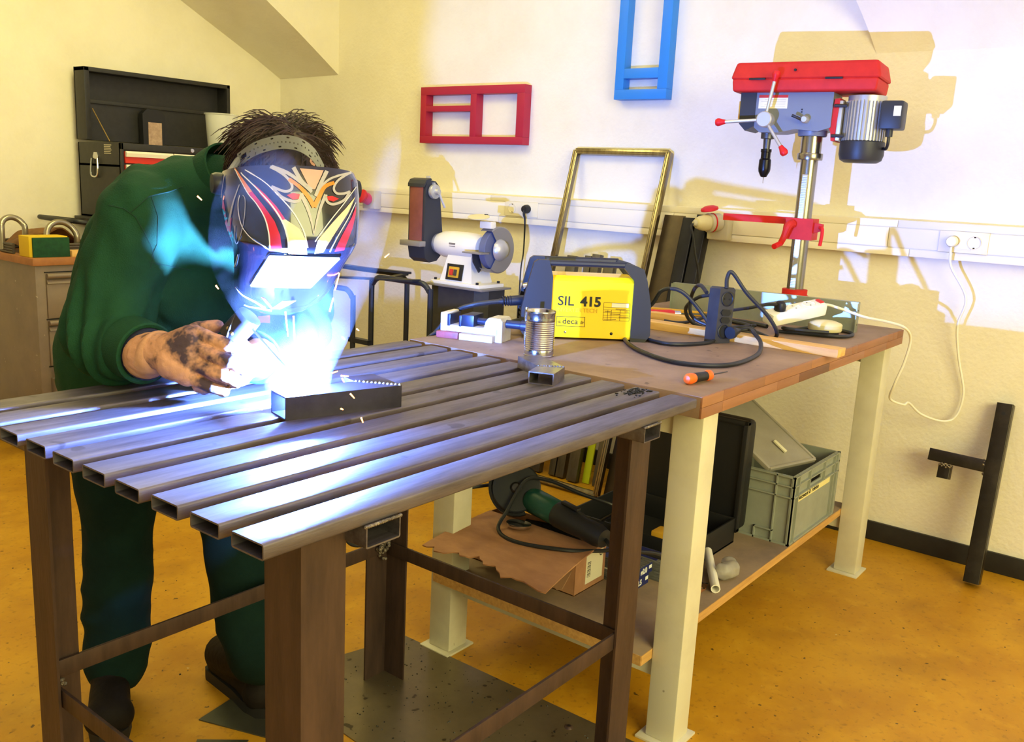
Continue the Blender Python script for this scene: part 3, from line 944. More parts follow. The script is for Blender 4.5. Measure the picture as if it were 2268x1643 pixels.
ds_ = thing('double_wall_socket', 'ivory double wall socket with a white plug in its left outlet', 'socket', (TF, -.085, 1.105))
obj('cover_plate', MB().box((TF - .006, -.163, 1.100), (TF, -.008, 1.172), .002), m_skt, ds_, world=True)
schuko(-.053, 1.137, False, ds_)
schuko(-.120, 1.137, True, ds_)
obj('label_field', MB().box((TF - .0068, -.112, 1.108), (TF - .006, -.062, 1.115)), m_lab, ds_, world=True)
ws2 = thing('wall_socket', 'white wall socket with a black plug behind grinding wheel', 'socket', (TF, 1.80, 1.11))
obj('cover_plate', MB().box((TF - .006, 1.715, 1.108), (TF, 1.905, 1.174), .002), m_skt, ws2, world=True)
schuko(1.862, 1.143, True, ws2)
schuko(1.770, 1.143, False, ws2)
bp = thing('black_wall_plug', 'black plug with thin cord hanging from the wall socket', 'plug', (2.77, 1.77, 1.14))
obj('plug_body', MB().lathe([(.0001, -.030), (.015, -.028), (.019, -.018), (.019, .0), (.0165, .008)], (TF - .010, 1.770, 1.143), (1, 0, 0), 18), m_black, bp, world=True)
obj('cord', MB().tube([(TF - .032, 1.770, 1.143), (TF - .036, 1.768, 1.12), (TF - .030, 1.765, 1.085), (TF - .025, 1.768, .95), (TF - .05, 1.76, .85), (TF - .06, 1.75, .6), (TF - .05, 1.75, .2), (TF - .08, 1.76, .012), (TF - .2, 1.72, .012), (TF - .28, 1.74, .10), (TF - .29, 1.73, .40)], .0035, 8,
                     rr=[.007, .006, .0045] + [.0033] * 8), m_rubber, bp, world=True)
ca = thing('red_industrial_socket', 'red capped industrial socket on trunking left of belt grinder', 'socket', (TF, 2.80, 1.10))
obj('back_box', MB().box((TF - .050, 2.745, 1.088), (TF, 2.835, 1.182), .006), m_grey, ca, world=True)
ax_ = Vector((-.93, .1, .35))
obj('barrel', MB().lathe([(.030, 0), (.030, .035), (.026, .038), (.026, .01), (.0001, .01)], (TF - .046, 2.79, 1.135), ax_, 24), m_cee, ca, world=True)
obj('hinged_lid', MB().lathe([(.0001, 0), (.034, 0), (.036, .004), (.036, .012), (.030, .016), (.0001, .018)], Vector((TF - .046, 2.79, 1.135)) + ax_.normalized() * .040, ax_, 24), m_cee, ca, world=True)
cb = thing('red_lidded_socket', 'grey industrial socket with raised red lid and plug behind drill press', 'socket', (TF, .80, 1.10))
obj('back_box', MB().box((TF - .048, .755, 1.078), (TF, .842, 1.168), .006), m_grey, cb, world=True)
ax2 = Vector((-.86, .45, -.05)).normalized()
o2 = Vector((TF - .046, .805, 1.145))
obj('barrel', MB().lathe([(.036, -.01), (.036, .03), (.0375, .032), (.0375, .04), (.030, .041)], o2, ax2, 26), m_grey, cb, world=True)
obj('seal_ring', MB().lathe([(.0365, .018), (.0380, .020), (.0380, .023), (.0365, .025)], o2, ax2, 26), m_cee, cb, world=True)
obj('hinged_lid', MB().lathe([(.0001, .013), (.020, .012), (.033, .006), (.035, 0), (.033, -.004), (.0001, -.003)], o2 + Vector((-.03, .02, .050)), (-.25, .1, 1), 26), m_cee, cb, world=True)
pq = thing('grey_industrial_plug', 'grey plug with dangling black cord in the red lidded socket', 'plug', tuple(o2 + ax2 * .06))
obj('plug_body', MB().lathe([(.031, .035), (.031, .062), (.028, .078), (.021, .094), (.013, .098), (.0001, .098)], o2, ax2, 26), m_crm, pq, world=True)
e = o2 + ax2 * .098
obj('gland', MB().lathe([(.013, 0), (.013, .006), (.0085, .012), (.0001, .012)], e, ax2, 18), m_grey, pq, world=True)
obj('cord', MB().tube([e, e + ax2 * .02 + Vector((0, 0, -.01)), e + Vector((-.02, -.004, -.05)), e + Vector((-.012, -.016, -.12)), e + Vector((.008, -.026, -.19)), e + Vector((.02, -.026, -.28)), e + Vector((.02, -.03, -.55)), e + Vector((.02, -.03, -.9)), e + Vector((.0, -.04, -1.13))], .0042, 8), m_rubber, pq, world=True)

# ------------------------------------------------------------------ steel frame, plates and bars leaning on the wall
m_sfr = M('bright_profile_steel', (150, 138, 112), .25, .95, col2=(110, 98, 80), scale=10, stretch=(4, 4, .5))
sf = thing('steel_profile_frame', 'tall bright steel profile frame leaning against the wall', 'frame', (2.46, 1.31, 0))
t0, b0 = Vector((2.826, 0, 1.412)), Vector((2.445, 0, .016))
dv = (t0 - b0).normalized()
pr_n = Vector((-dv.z, 0, dv.x))
YA, YB = 1.078, 1.540
for y in (YA, YB):
    s_ = obj('stile', MB().bar((b0.x, y, b0.z), (t0.x, y, t0.z), .026, .026, up=pr_n, bev=.004), m_sfr, sf, world=True)
    for off in (-.005, .006):
        obj('profile_ridge', MB().bar(Vector((b0.x, y + off, b0.z)) + pr_n * .0135, Vector((t0.x, y + off, t0.z)) + pr_n * .0135, .005, .004, up=pr_n, bev=.001), m_sfr, s_, world=True)
for p in (b0 + dv * .004, t0 - dv * .004):
    s_ = obj('rail', MB().bar((p.x, YA, p.z), (p.x, YB, p.z), .026, .026, up=pr_n, bev=.004), m_sfr, sf, world=True)
    obj('profile_ridge', MB().bar(Vector((p.x, YA, p.z)) + pr_n * .0135, Vector((p.x, YB, p.z)) + pr_n * .0135, .005, .004, up=pr_n, bev=.001), m_sfr, s_, world=True)

m_dkst = M('rusty_dark_steel', (66, 56, 46), .45, .6, col2=(92, 76, 58), scale=5, fac=(.4, .75))
m_blst = M('blue_black_steel', (46, 46, 56), .4, .7, col2=(34, 34, 42), scale=8)
m_lime = M('lime_paint', (190, 206, 24), .5)
m_gst = M('grey_bar_steel', (112, 108, 100), .4, .7, col2=(84, 80, 76), scale=9, stretch=(3, 3, .5))


def lean(name, label, y0, y1, xb, zt, xt, th, m, hollow=False, dy=0.0):
    yc, wd_ = (y0 + y1) / 2, y1 - y0
    d_ = Vector((xt - xb, dy, zt)).normalized()
    lift = th / 2 * abs(d_.x) + .001
    p, q = Vector((xb, yc, lift)), Vector((xt, yc + dy, zt))
    upv = Vector((-d_.z, 0, d_.x))
    mb = MB().hollow(p, q, wd_, th, .003, up=upv, r=.004) if hollow else MB().bar(p, q, wd_, th, up=upv, bev=.001)
    return solo(name, mb, m, label, 'steel bar' if th > .012 else 'steel plate')


lean('steel_plate', 'wide dark rusty steel plate leaning beside the profile frame', .965, 1.060, 2.47, 1.160, 2.800, .008, m_dkst)
lean('steel_tube', 'blue black square steel tube leaning right of the rusty plate', .905, .958, 2.49, 1.150, 2.785, .050, m_blst, True)
lean('steel_tube', 'dark square steel tube leaning nearest to the drill press', .850, .900, 2.50, 1.165, 2.790, .050, m_blst, True)
for y0, y1, zt, lb, m, xb in ((1.446, 1.496, .955, 'short grey flat bar, leftmost in row behind welder handle', m_gst, 2.56), (1.370, 1.402, .962, 'narrow grey bar, second in row behind welder handle', m_gst, 2.57),
                              (1.324, 1.364, .972, 'grey bar with square top, third in row behind welder handle', m_gst, 2.57), (1.250, 1.300, .958, 'grey bar, rightmost in row behind welder handle', m_gst, 2.56)):
    lean('flat_bar', lb, y0, y1, xb, zt, 2.752, .030, m)
lean('lime_bar', 'lime yellow painted flat bar leaning behind the angle grinder', 1.205, 1.240, 2.585, .80, 2.745, .008, m_lime)
lean('flat_bar', 'thin grey strip leaning right of the lime yellow bar', 1.150, 1.185, 2.580, .82, 2.745, .010, m_gst)
lean('flat_bar', 'wide pale grey strip leaning left of the grey bar row', 1.56, 1.62, 2.56, .84, 2.75, .010, m_gst)
lean('flat_bar', 'narrow pale grey strip standing furthest left of leaning bars', 1.65, 1.68, 2.56, .82, 2.75, .010, m_gst)

# ------------------------------------------------------------------ welded T piece leaning on the wall
m_tee = M('oiled_black_steel', (50, 44, 38), .35, .7, col2=(78, 70, 60), scale=7, fac=(.45, .8))
te = thing('steel_tube_bracket', 'black welded square tube bracket leaning against wall right of bench', 'bracket', (2.66, -.30, 0))
p0, p1 = Vector((2.655, -.298, .012)), Vector((2.824, -.288, .605))
dd = (p1 - p0).normalized()
un = Vector((-dd.z, 0, dd.x)).normalized()
obj('main_tube', MB().hollow(p0, p1, .050, .048, .003, up=un, r=.003), m_tee, te, world=True)
pc = p0 + dd * .395
ca_, cb_ = pc + Vector((0, .022, 0)), pc + Vector((0, .205, .004))
obj('cross_tube', MB().hollow(ca_, cb_, .042, .042, .003, up=dd, r=.003), m_tee, te, world=True)
st0 = pc + Vector((0, .148, 0)) - dd * .021
obj('stub_tube', MB().hollow(st0, st0 - dd * .050, .040, .040, .003, up=(0, 1, 0), r=.003), m_tee, te, world=True)
wb = MB()
m_ground = M('ground_weld_patch', (140, 128, 110), .35, .8, col2=(90, 80, 68), scale=40)
for k in range(20):
    wb.ball(pc + Vector((-.020 + random.uniform(0, .008), .022 + random.uniform(-.012, .01), 0)) + dd * random.uniform(-.026, .026), .0055, 5)
for k in range(12):
    wb.ball(pc + Vector((-.019, .148 + random.uniform(-.02, .02), 0)) - dd * .021 + dd * random.uniform(-.006, .006), .0045, 5)
obj('weld_seam', wb, m_ground, te, world=True)
obj('bolt_hole', MB().cyl(p1 - dd * .035 + un * .0246, p1 - dd * .035 + un * .0236, .006, n=12), m_print, te, world=True)

# ------------------------------------------------------------------ drill press
m_dred = M('drill_red', (200, 40, 34), .58, spec=.3, col2=(186, 34, 30), scale=30)
m_dgrey = M('drill_grey', (112, 118, 134), .4)
m_dark = M('drill_dark', (40, 40, 44), .45)
m_alu = M('cast_aluminium', (196, 194, 188), .35, .6)
m_col = M('column_steel', (150, 144, 134), .22, .95)
m_chuck = M('chuck_black', (40, 38, 40), .3, .8)
dp = thing('drill_press', 'red and grey bench drill press with silver motor', 'drill press', (2.530, .378, .8502), math.radians(6.7))
ZB = .8502


def Lz(z):
    return z - ZB


obj('base', MB().box((-.105, -.085, 0), (.095, .27, .045), .006), m_dred, dp)
obj('column_flange', MB().lathe([(.055, .045), (.052, .068), (.043, .074), (.043, .092), (.030, .094)], n=26), m_dred, dp)
cl = obj('column', MB().cyl((0, 0, .05), (0, 0, Lz(1.50)), .0285, n=30), m_col, dp)
rk = MB().box((-.037, -.009, Lz(.935)), (-.028, .009, Lz(1.335)), .001)
obj('rack', rk, m_alu, cl)
rk = MB()
z = Lz(.94)
while z < Lz(1.33):
    rk.box((-.0395, -.008, z), (-.037, .008, z + .0028))
    z += .0056
obj('rack_teeth', rk, m_alu, cl)
obj('collar', MB().lathe([(.029, Lz(1.384)), (.041, Lz(1.384)), (.042, Lz(1.388)), (.042, Lz(1.403)), (.041, Lz(1.406)), (.029, Lz(1.406))], n=30), m_col, dp)
obj('column_sleeve', MB().cyl((0, 0, Lz(1.406)), (0, 0, Lz(1.49)), .0345, n=30), m_col, dp)
# head
hd = obj('head_casting', MB().prism([(-.070, Lz(1.488)), (-.030, Lz(1.475)), (.045, Lz(1.482)), (.10, Lz(1.470)), (.165, Lz(1.470)), (.185, Lz(1.485)), (.185, Lz(1.600)), (-.070, Lz(1.600))], .124, (-.062, 0, 0), (0, 1, 0), (0, 0, 1), (1, 0, 0)), m_dgrey, dp)
obj('column_clamp', MB().lathe([(.046, Lz(1.462)), (.048, Lz(1.466)), (.048, Lz(1.492))], n=26), m_dgrey, hd)
obj('front_cover', MB().prism([(.185, Lz(1.490)), (.215, Lz(1.474)), (.238, Lz(1.497)), (.240, Lz(1.600)), (.185, Lz(1.600))], .128, (-.064, 0, 0), (0, 1, 0), (0, 0, 1), (1, 0, 0)), m_dark, dp)
obj('switch_cover', MB().box((-.04, .240, Lz(1.505)), (.03, .252, Lz(1.575)), .003), m_ybar, dp)
lb = obj('warning_label', MB().box((-.0632, .078, Lz(1.548)), (-.062, .176, Lz(1.592)), 0), m_lab, dp)
obj('label_band', MB().box((-.0637, .078, Lz(1.583)), (-.0631, .176, Lz(1.592)), 0), m_redsw, lb)
tx = MB()
for k in range(5):
    tx.box((-.0636, .085, Lz(1.554) + k * .0055), (-.0631, .168 - (k * 7 % 3) * .012, Lz(1.5555) + k * .0055))
obj('label_text', tx, m_grey, lb)
for zz in (1.537, 1.545):
    obj('screw', MB().cyl((-.0621, .028, Lz(zz)), (-.064, .028, Lz(zz)), .0026, n=10), m_print, dp)
obj('clamp_lever', MB().tube([(-.062, .02, Lz(1.512)), (-.085, .024, Lz(1.512)), (-.095, .034, Lz(1.517)), (-.097, .05, Lz(1.523))], .005, 8), m_dark, dp)
obj('clamp_nut', MB().lathe([(.0001, 0), (.013, 0), (.013, .022), (.009, .028), (.0001, .028)], (-.062, .012, Lz(1.512)), (-1, 0, 0), 12), m_alu, dp)
# belt cover: a pan and a lid with tapered sides
def taper(x0, x1, y0, y1, z0, z1, ins, bev):
    bm = bmesh.new()
    bmesh.ops.create_cube(bm, size=1.0)
    for q in bm.verts:
        t_ = q.co.z > 0
        i_ = ins if t_ else 0
        q.co = Vector(((x0 + i_) if q.co.x < 0 else (x1 - i_), (y0 + i_) if q.co.y < 0 else (y1 - i_), z1 if t_ else z0))
    bmesh.ops.bevel(bm, geom=[e for e in bm.edges], offset=bev, segments=3, affect='EDGES', profile=.6)
    bm.verts.index_update()
    mb = MB().add([q.co.copy() for q in bm.verts], [tuple(q.index for q in f.verts) for f in bm.faces])
    bm.free()
    return mb


pan = taper(-.098, .102, -.212, .268, Lz(1.640), Lz(1.600), -.0, .004)
pan = taper(-.094, .098, -.205, .262, Lz(1.600), Lz(1.642), -.004, .010)
obj('belt_pan', pan, m_dred, dp)
ldd = obj('belt_cover', taper(-.100, .104, -.216, .272, Lz(1.640), Lz(1.697), .014, .012), m_dred, dp)
obj('cover_knob', MB().cyl((-.092, .055, Lz(1.668)), (-.099, .055, Lz(1.668)), .0042, n=10), m_print, ldd)
for y0, y1 in ((-.10, -.045), (.150, .205)):
    obj('hinge', MB().box((-.104, y0, Lz(1.6375)), (-.099, y1, Lz(1.6435)), .001), m_print, ldd)
# feed handles
HB = Vector((-.112, .135, Lz(1.508)))
obj('feed_hub', MB().lathe([(.022, -.052), (.022, -.022), (.026, -.020), (.026, .012), (.023, .015), (.0001, .015)], HB, (-1, 0, 0), 24), m_alu, dp)
for (dy, dz, L) in ((-.19, 1.0, .140), (1.0, -.075, .148), (-.60, -.80, .125)):
    dv_ = Vector((-.10, dy, dz)).normalized()
    h = obj('feed_handle', MB().cyl(HB + dv_ * .018, HB + dv_ * L, .0052, .0062, 12), m_alu, dp)
    obj('handle_knob', MB().lathe([(.0075, -.004), (.009, .004), (.013, .016), (.0135, .022), (.010, .029), (.0001, .032)], HB + dv_ * (L - .012), dv_, 16), m_cee, h)
# quill and chuck
obj('quill', MB().lathe([(.023, Lz(1.476)), (.023, Lz(1.452)), (.013, Lz(1.450)), (.0115, Lz(1.415)), (.0001, Lz(1.415))], (0, .152, 0), n=24), m_iron, dp)
obj('chuck', MB().lathe([(.0001, Lz(1.418)), (.0185, Lz(1.417)), (.0185, Lz(1.407)), (.0165, Lz(1.405)), (.0165, Lz(1.385)), (.0205, Lz(1.380)), (.0210, Lz(1.350)), (.0195, Lz(1.340)), (.010, Lz(1.322)), (.0001, Lz(1.320))], (0, .152, 0), n=24), m_chuck, dp)
obj('drill_bit', MB().cyl((0, .152, Lz(1.322)), (0, .152, Lz(1.300)), .0016, .0006, 8), m_col, dp)
# motor
MC = Vector((.0, -.165, 0))
mt_ = obj('motor_body', MB().cyl(MC + Vector((0, 0, Lz(1.447))), MC + Vector((0, 0, Lz(1.592))), .060, n=36), m_alu, dp)
fn = MB()
for k in range(36):
    a_ = 2 * math.pi * k / 36
    u_ = Vector((math.cos(a_), math.sin(a_), 0))
    fn.bar(MC + u_ * .062 + Vector((0, 0, Lz(1.449))), MC + u_ * .062 + Vector((0, 0, Lz(1.574))), .004, .013, up=u_)
obj('cooling_fins', fn, m_alu, mt_)
obj('fan_cowl', MB().lathe([(.066, Lz(1.450)), (.071, Lz(1.446)), (.071, Lz(1.405)), (.066, Lz(1.388)), (.052, Lz(1.380)), (.0001, Lz(1.379))], MC, n=36), m_dark, dp)
jb = obj('terminal_box', MB().box((-.075, -.290, Lz(1.485)), (.01, -.222, Lz(1.573)), .008), m_dark, dp)
obj('sticker', MB().box((-.0756, -.284, Lz(1.525)), (-.075, -.262, Lz(1.556))), m_lab, jb)
obj('cable_gland', MB().cyl((-.045, -.252, Lz(1.487)), (-.045, -.252, Lz(1.462)), .011, n=14), m_dark, jb)
obj('motor_cable', MB().tube([(-.045, -.252, Lz(1.465)), (-.045, -.252, Lz(1.44)), (-.03, -.245, Lz(1.425)), (0.0, -.23, Lz(1.43))], .005, 8), m_black, jb)
pl_ = obj('motor_plate', MB().box((-.052, -.100, Lz(1.448)), (.052, -.086, Lz(1.575)), .002), m_alu, dp)
obj('bracket', MB().prism([(-.086, Lz(1.446)), (-.074, Lz(1.446)), (-.070, Lz(1.475)), (-.058, Lz(1.495)), (-.058, Lz(1.525)), (-.070, Lz(1.545)), (-.074, Lz(1.580)), (-.090, Lz(1.582)), (-.086, Lz(1.5))], .110, (-.055, 0, 0), (0, 1, 0), (0, 0, 1), (1, 0, 0)), m_dred, dp)
for zz in (1.462, 1.558):
    obj('bolt', MB().tube([(-.058, -.075, Lz(zz)), (-.058, -.115, Lz(zz))], .0055, 8), m_dark, pl_)
# table arm with clamp and cranks
tc_ = obj('table_clamp', MB().prism([(-.044, -.046), (.040, -.046), (.044, 0), (.040, .046), (-.044, .046)], .072, (0, 0, Lz(1.116))), m_dred, dp)
obj('table_arm', MB().prism([(.04, -.012), (.28, -.010), (.28, .010), (.04, .016)], .024, (.0, 0, Lz(1.165)), (0, 1, 0), (1, 0, 0), (0, 0, 1)), m_dred, dp)
obj('clamp_boss', MB().lathe([(.032, 0), (.032, .014), (.026, .018), (.0001, .018)], (0, .040, Lz(1.148)), (0, 1, 0), 22), m_dred, tc_)
obj('crank', MB().tube([(-.046, .022, Lz(1.168)), (-.062, .030, Lz(1.160)), (-.066, .040, Lz(1.125)), (-.066, .050, Lz(1.100))], .010, 10, rr=[.016, .014, .011, .010]), m_dred, dp)
obj('crank_grip', MB().cyl((-.062, .050, Lz(1.100)), (-.112, .058, Lz(1.090)), .0095, n=14), m_cee, dp)
obj('clamp_ear', MB().prism([(-.075, Lz(1.150)), (-.046, Lz(1.140)), (-.046, Lz(1.176)), (-.075, Lz(1.172))], .022, (-.03, 0, 0), (0, 1, 0), (0, 0, 1), (1, 0, 0)), m_dred, tc_)
obj('lock_handle', MB().tube([(-.032, -.068, Lz(1.160)), (-.042, -.078, Lz(1.158)), (-.044, -.080, Lz(1.135)), (-.044, -.077, Lz(1.100))], .0058, 10), m_cee, dp)

# ------------------------------------------------------------------ belt and bench grinder on a pedestal
m_gw = M('grinder_cream', (232, 224, 204), .4)
m_gdk = M('grinder_dark', (52, 54, 62), .45, .2)
m_belt = M('abrasive_belt', (132, 74, 66), .85, col2=(116, 62, 58), scale=16)
m_stone = M('grinding_stone', (92, 96, 122), .8)
m_guard = M('guard_grey', (150, 146, 142), .4, .5)
m_ped = M('pedestal_grey', (46, 46, 48), .5, col2=(56, 54, 54), scale=30)
pd_ = thing('grinder_pedestal', 'dark metal pedestal carrying the belt and wheel grinder', 'stand', (2.36, 1.75, 0))
obj('top_plate', MB().box((2.262, 1.585, .812), (2.46, 1.915, .820), .001), m_guard, pd_, world=True)
obj('column', MB().prism([(2.285, 1.885), (2.285, 1.645), (2.335, 1.605), (2.44, 1.605), (2.44, 1.885)], .800, (0, 0, .012)), m_ped, pd_, world=True)
obj('base_plate', MB().box((2.20, 1.56, 0), (2.50, 1.93, .012), .001), m_ped, pd_, world=True)
gr = thing('belt_bench_grinder', 'cream bench grinder with upright belt sander and grey wheel guard', 'grinder', (2.35, 1.75, .82))
GZ = .985
obj('base', MB().box((2.275, 1.610, .820), (2.44, 1.885, .836), .004), m_gw, gr, world=True)
bm_ = MB()
loops = [[(2.285, 1.84), (2.285, 1.66), (2.42, 1.66), (2.42, 1.84)], [(2.305, 1.815), (2.305, 1.685), (2.395, 1.685), (2.395, 1.815)]]
vs = [(x_, y_, .836) for x_, y_ in loops[0]] + [(x_, y_, .945) for x_, y_ in loops[1]]
bm_.add(vs, [(0, 1, 5, 4), (1, 2, 6, 5), (2, 3, 7, 6), (3, 0, 4, 7), (4, 5, 6, 7), (3, 2, 1, 0)])
pe_ = obj('pillar', bm_, m_gw, gr, world=True)
obj('motor_housing', MB().lathe([(.030, -.135), (.045, -.128), (.056, -.095), (.059, -.04), (.059, .03), (.056, .085), (.047, .112), (.032, .118)], (2.350, 1.775, GZ), (0, -1, 0), 30), m_gw, gr, world=True)
obj('maker_mark', MB().box((2.2905, 1.765, .990), (2.2912, 1.800, .998)).box((2.2905, 1.765, .982), (2.2912, 1.798, .985)), m_guard, gr, world=True)
sw = obj('switch_plate', MB().bar((2.2895, 1.806, .876), (2.2895, 1.716, .876), .004, .068, up=(.18, 0, 1)), m_black, gr, world=True)
obj('switch_bezel', MB().bar((2.2850, 1.790, .876), (2.2850, 1.734, .876), .008, .046, up=(.18, 0, 1), bev=.003), m_ybar, sw, world=True)
obj('switch_button', MB().bar((2.2795, 1.780, .876), (2.2795, 1.762, .876), .007, .026, up=(.18, 0, 1), bev=.002), m_redsw, sw, world=True)
obj('switch_button', MB().bar((2.2795, 1.757, .876), (2.2795, 1.742, .876), .007, .026, up=(.18, 0, 1), bev=.002), m_iron, sw, world=True)
for (x_, y_) in ((2.285, 1.865), (2.285, 1.63), (2.425, 1.63), (2.425, 1.865)):
    obj('bolt', MB().cyl((x_, y_, .836), (x_, y_, .845), .007, n=6), m_black, gr, world=True)
# belt sander unit
obj('arm_collar', MB().lathe([(.040, 0), (.042, .004), (.042, .020), (.036, .024)], (2.350, 1.932, GZ), (0, -1, 0), 26), m_guard, gr, world=True)
side = [(2.262, .965), (2.262, 1.222), (2.272, 1.245), (2.292, 1.252), (2.325, 1.248), (2.350, 1.225), (2.375, 1.04), (2.385, .99), (2.375, .935), (2.345, .908), (2.300, .902), (2.272, .920)]
obj('belt_housing', MB().prism(side, .095, (0, 1.918, 0), (1, 0, 0), (0, 0, 1), (0, 1, 0)), m_gdk, gr, world=True)
obj('abrasive_belt', MB().box((2.2575, 1.930, .985), (2.262, 2.004, 1.225), .001), m_belt, gr, world=True)
obj('top_guard', MB().prism([(2.254, 1.222), (2.254, 1.236), (2.266, 1.253), (2.292, 1.260), (2.300, 1.254), (2.270, 1.246)], .099, (0, 1.916, 0), (1, 0, 0), (0, 0, 1), (0, 1, 0)), m_gdk, gr, world=True)
obj('work_rest', MB().box((2.225, 1.908, .972), (2.262, 2.028, .995), .002), m_guard, gr, world=True)
kb = obj('tracking_knob', MB().lathe([(.012, 0), (.030, .004), (.032, .012), (.030, .02), (.014, .024), (.012, .040), (.0001, .042)], (2.305, 1.918, 1.205), (0, -1, 0), 24), m_alu, gr, world=True)
obj('lock_lever', MB().tube([(2.315, 1.885, 1.195), (2.32, 1.875, 1.170), (2.33, 1.865, 1.140)], .005, 8), m_alu, kb, world=True)
for (x_, z_) in ((2.300, 1.262), (2.306, 1.235)):
    obj('wing_nut', MB().box((x_ - .004, 1.905 if z_ < 1.25 else 1.93, z_ - .006), (x_ + .004, 1.925 if z_ < 1.25 else 1.95, z_ + .008), .002), m_alu, gr, world=True)
# wheel, guard, rest, spark shield
WC = Vector((2.352, 1.600, GZ - .002))
obj('grinding_wheel', MB().lathe([(.0001, -.016), (.082, -.016), (.084, -.014), (.084, .014), (.082, .016), (.0001, .016)], WC, (0, -1, 0), 40), m_stone, gr, world=True)
gp_ = MB()
prof = [(.092, -.030), (.096, -.028), (.096, .026), (.092, .030), (.0001, .030)]
gp_.lathe(prof, WC, (0, -1, 0), 34, ang=math.radians(252), start=math.radians(-126), ref=(1, 0, 0))
obj('wheel_guard', gp_, m_guard, gr, world=True, thick=.002)
obj('hub_cover', MB().lathe([(.046, .030), (.045, .034), (.036, .048), (.020, .056), (.0001, .058)], WC, (0, -1, 0), 28), m_alu, gr, world=True)
obj('tool_rest', MB().box((2.222, 1.565, .968), (2.275, 1.665, .974), .001), m_guard, gr, world=True)
obj('rest_bracket', MB().prism([(2.255, .968), (2.290, .968), (2.318, .905), (2.300, .885), (2.262, .93)], .006, (0, 1.634, 0), (1, 0, 0), (0, 0, 1), (0, 1, 0)), m_gdk, gr, world=True)
obj('guard_cover', MB().box((2.292, 1.575, 1.070), (2.325, 1.635, 1.098), .003), m_gw, gr, world=True)
obj('spark_shield', MB().lathe([(.0001, 0), (.040, 0), (.044, .002), (.044, .005), (.0001, .006)], (0, 0, 0), (0, 0, 1), 24).xf(Matrix.Translation((2.272, 1.625, 1.112)) @ Matrix.Rotation(math.radians(-22), 4, 'Y') @ Matrix.Diagonal((.62, 1.25, 1, 1))), m_crm, gr, world=True)
obj('wing_nut', MB().box((2.29, 1.60, 1.116), (2.302, 1.612, 1.128), .002), m_black, gr, world=True)

# ------------------------------------------------------------------ dark tubular rack between table and grinder
m_rack = M('dark_painted_tube', (44, 46, 54), .4, .3)
rk_ = thing('tubular_rack', 'dark painted tubular steel rack standing left of grinder pedestal', 'rack', (2.1, 2.0, 0))


def hoop(x_, ya, yb, zt, rr=.06):
    pts = [(x_, ya, .0)]
    pts += [(x_, ya, .3), (x_, ya, zt - rr)]
    pts += [(x_, ya + (rr - rr * math.cos(a_)) * (1 if yb > ya else -1), zt - rr + rr * math.sin(a_)) for a_ in (.4, .8, 1.2, 1.57)]
    pts += [(x_, (ya + yb) / 2, zt)]
    pts += [(x_, yb - (rr - rr * math.cos(a_)) * (1 if yb > ya else -1), zt - rr + rr * math.sin(a_)) for a_ in (1.57, 1.2, .8, .4)]
    pts += [(x_, yb, zt - rr), (x_, yb, .3), (x_, yb, 0)]
    return MB().tube(pts, .012, 10, sub=3)


obj('hoop', hoop(2.12, 1.738, 2.085, .835), m_rack, rk_, world=True)
obj('hoop', hoop(2.10, 2.180, 2.55, .765), m_rack, rk_, world=True)
obj('rail', MB().bar((2.10, 1.80, .846), (2.10, 2.45, .800), .05, .008), m_rack, rk_, world=True)
obj('rail', MB().bar((2.26, 2.00, .850), (2.26, 2.62, .838), .03, .010), m_rack, rk_, world=True)
obj('cross_bar', MB().bar((2.26, 2.02, .843), (2.10, 2.00, .832), .03, .008), m_rack, rk_, world=True)
obj('hoop', hoop(2.27, 2.02, 2.62, .838), m_rack, rk_, world=True)
for z_ in (.545, .12):
    obj('rail', MB().bar((2.105, 2.075, z_), (2.105, 2.20, z_), .03, .02), m_rack, rk_, world=True)
obj('cross_bar', MB().bar((2.10, 2.18, .12), (2.27, 2.20, .12), .02, .02), m_rack, rk_, world=True)
# ------------------------------------------------------------------ things on the lower shelf
m_card = M('cardboard', (176, 128, 92), .8, col2=(150, 104, 74), scale=8, stretch=(2, 1, 1))
m_cardin = M('cardboard_inside', (150, 112, 82), .85)
cbx = thing('cardboard_box', 'torn brown cardboard box with white barcode label on lower shelf', 'box', (1.31, .56, SHZ))
X0, X1, Y0, Y1, ZA, ZT = 1.240, 1.382, .382, .735, SHZ, .342
obj('bottom', MB().box((X0, Y0, ZA), (X1, Y1, ZA + .003)), m_card, cbx, world=True)
obj('end_panel', MB().box((X0, Y0, ZA), (X1, Y0 + .003, ZT - .004), .0005), m_card, cbx, world=True)
obj('end_panel', MB().box((X0, Y1 - .003, ZA), (X1, Y1, ZT), .0005), m_card, cbx, world=True)
obj('side_panel', MB().box((X0, Y0 + .003, ZA), (X0 + .003, Y1 - .003, ZT - .02), .0005), m_card, cbx, world=True)
obj('side_panel', MB().box((X1 - .003, Y0 + .003, ZA), (X1, Y1 - .003, ZT), .0005), m_card, cbx, world=True)
random.seed(5)
NU, NV = 24, 10


def flap(u, v):
    """flap of torn board: u along y, v outwards"""
    y = Y0 - .03 + u * (Y1 - Y0 + .01)
    ext = .215 + .012 * math.sin(u * 9) + .010 * math.sin(u * 31 + 1) + .006 * math.sin(u * 67)
    x = X0 + .055 - v * (ext + .055)
    z = ZT + .012 - .020 * v * v + .010 * math.sin(u * 3.2) * v
    y += (-.035 * v if u < .08 else 0) + .01 * v * math.sin(u * 6)
    return Vector((x, y, z))


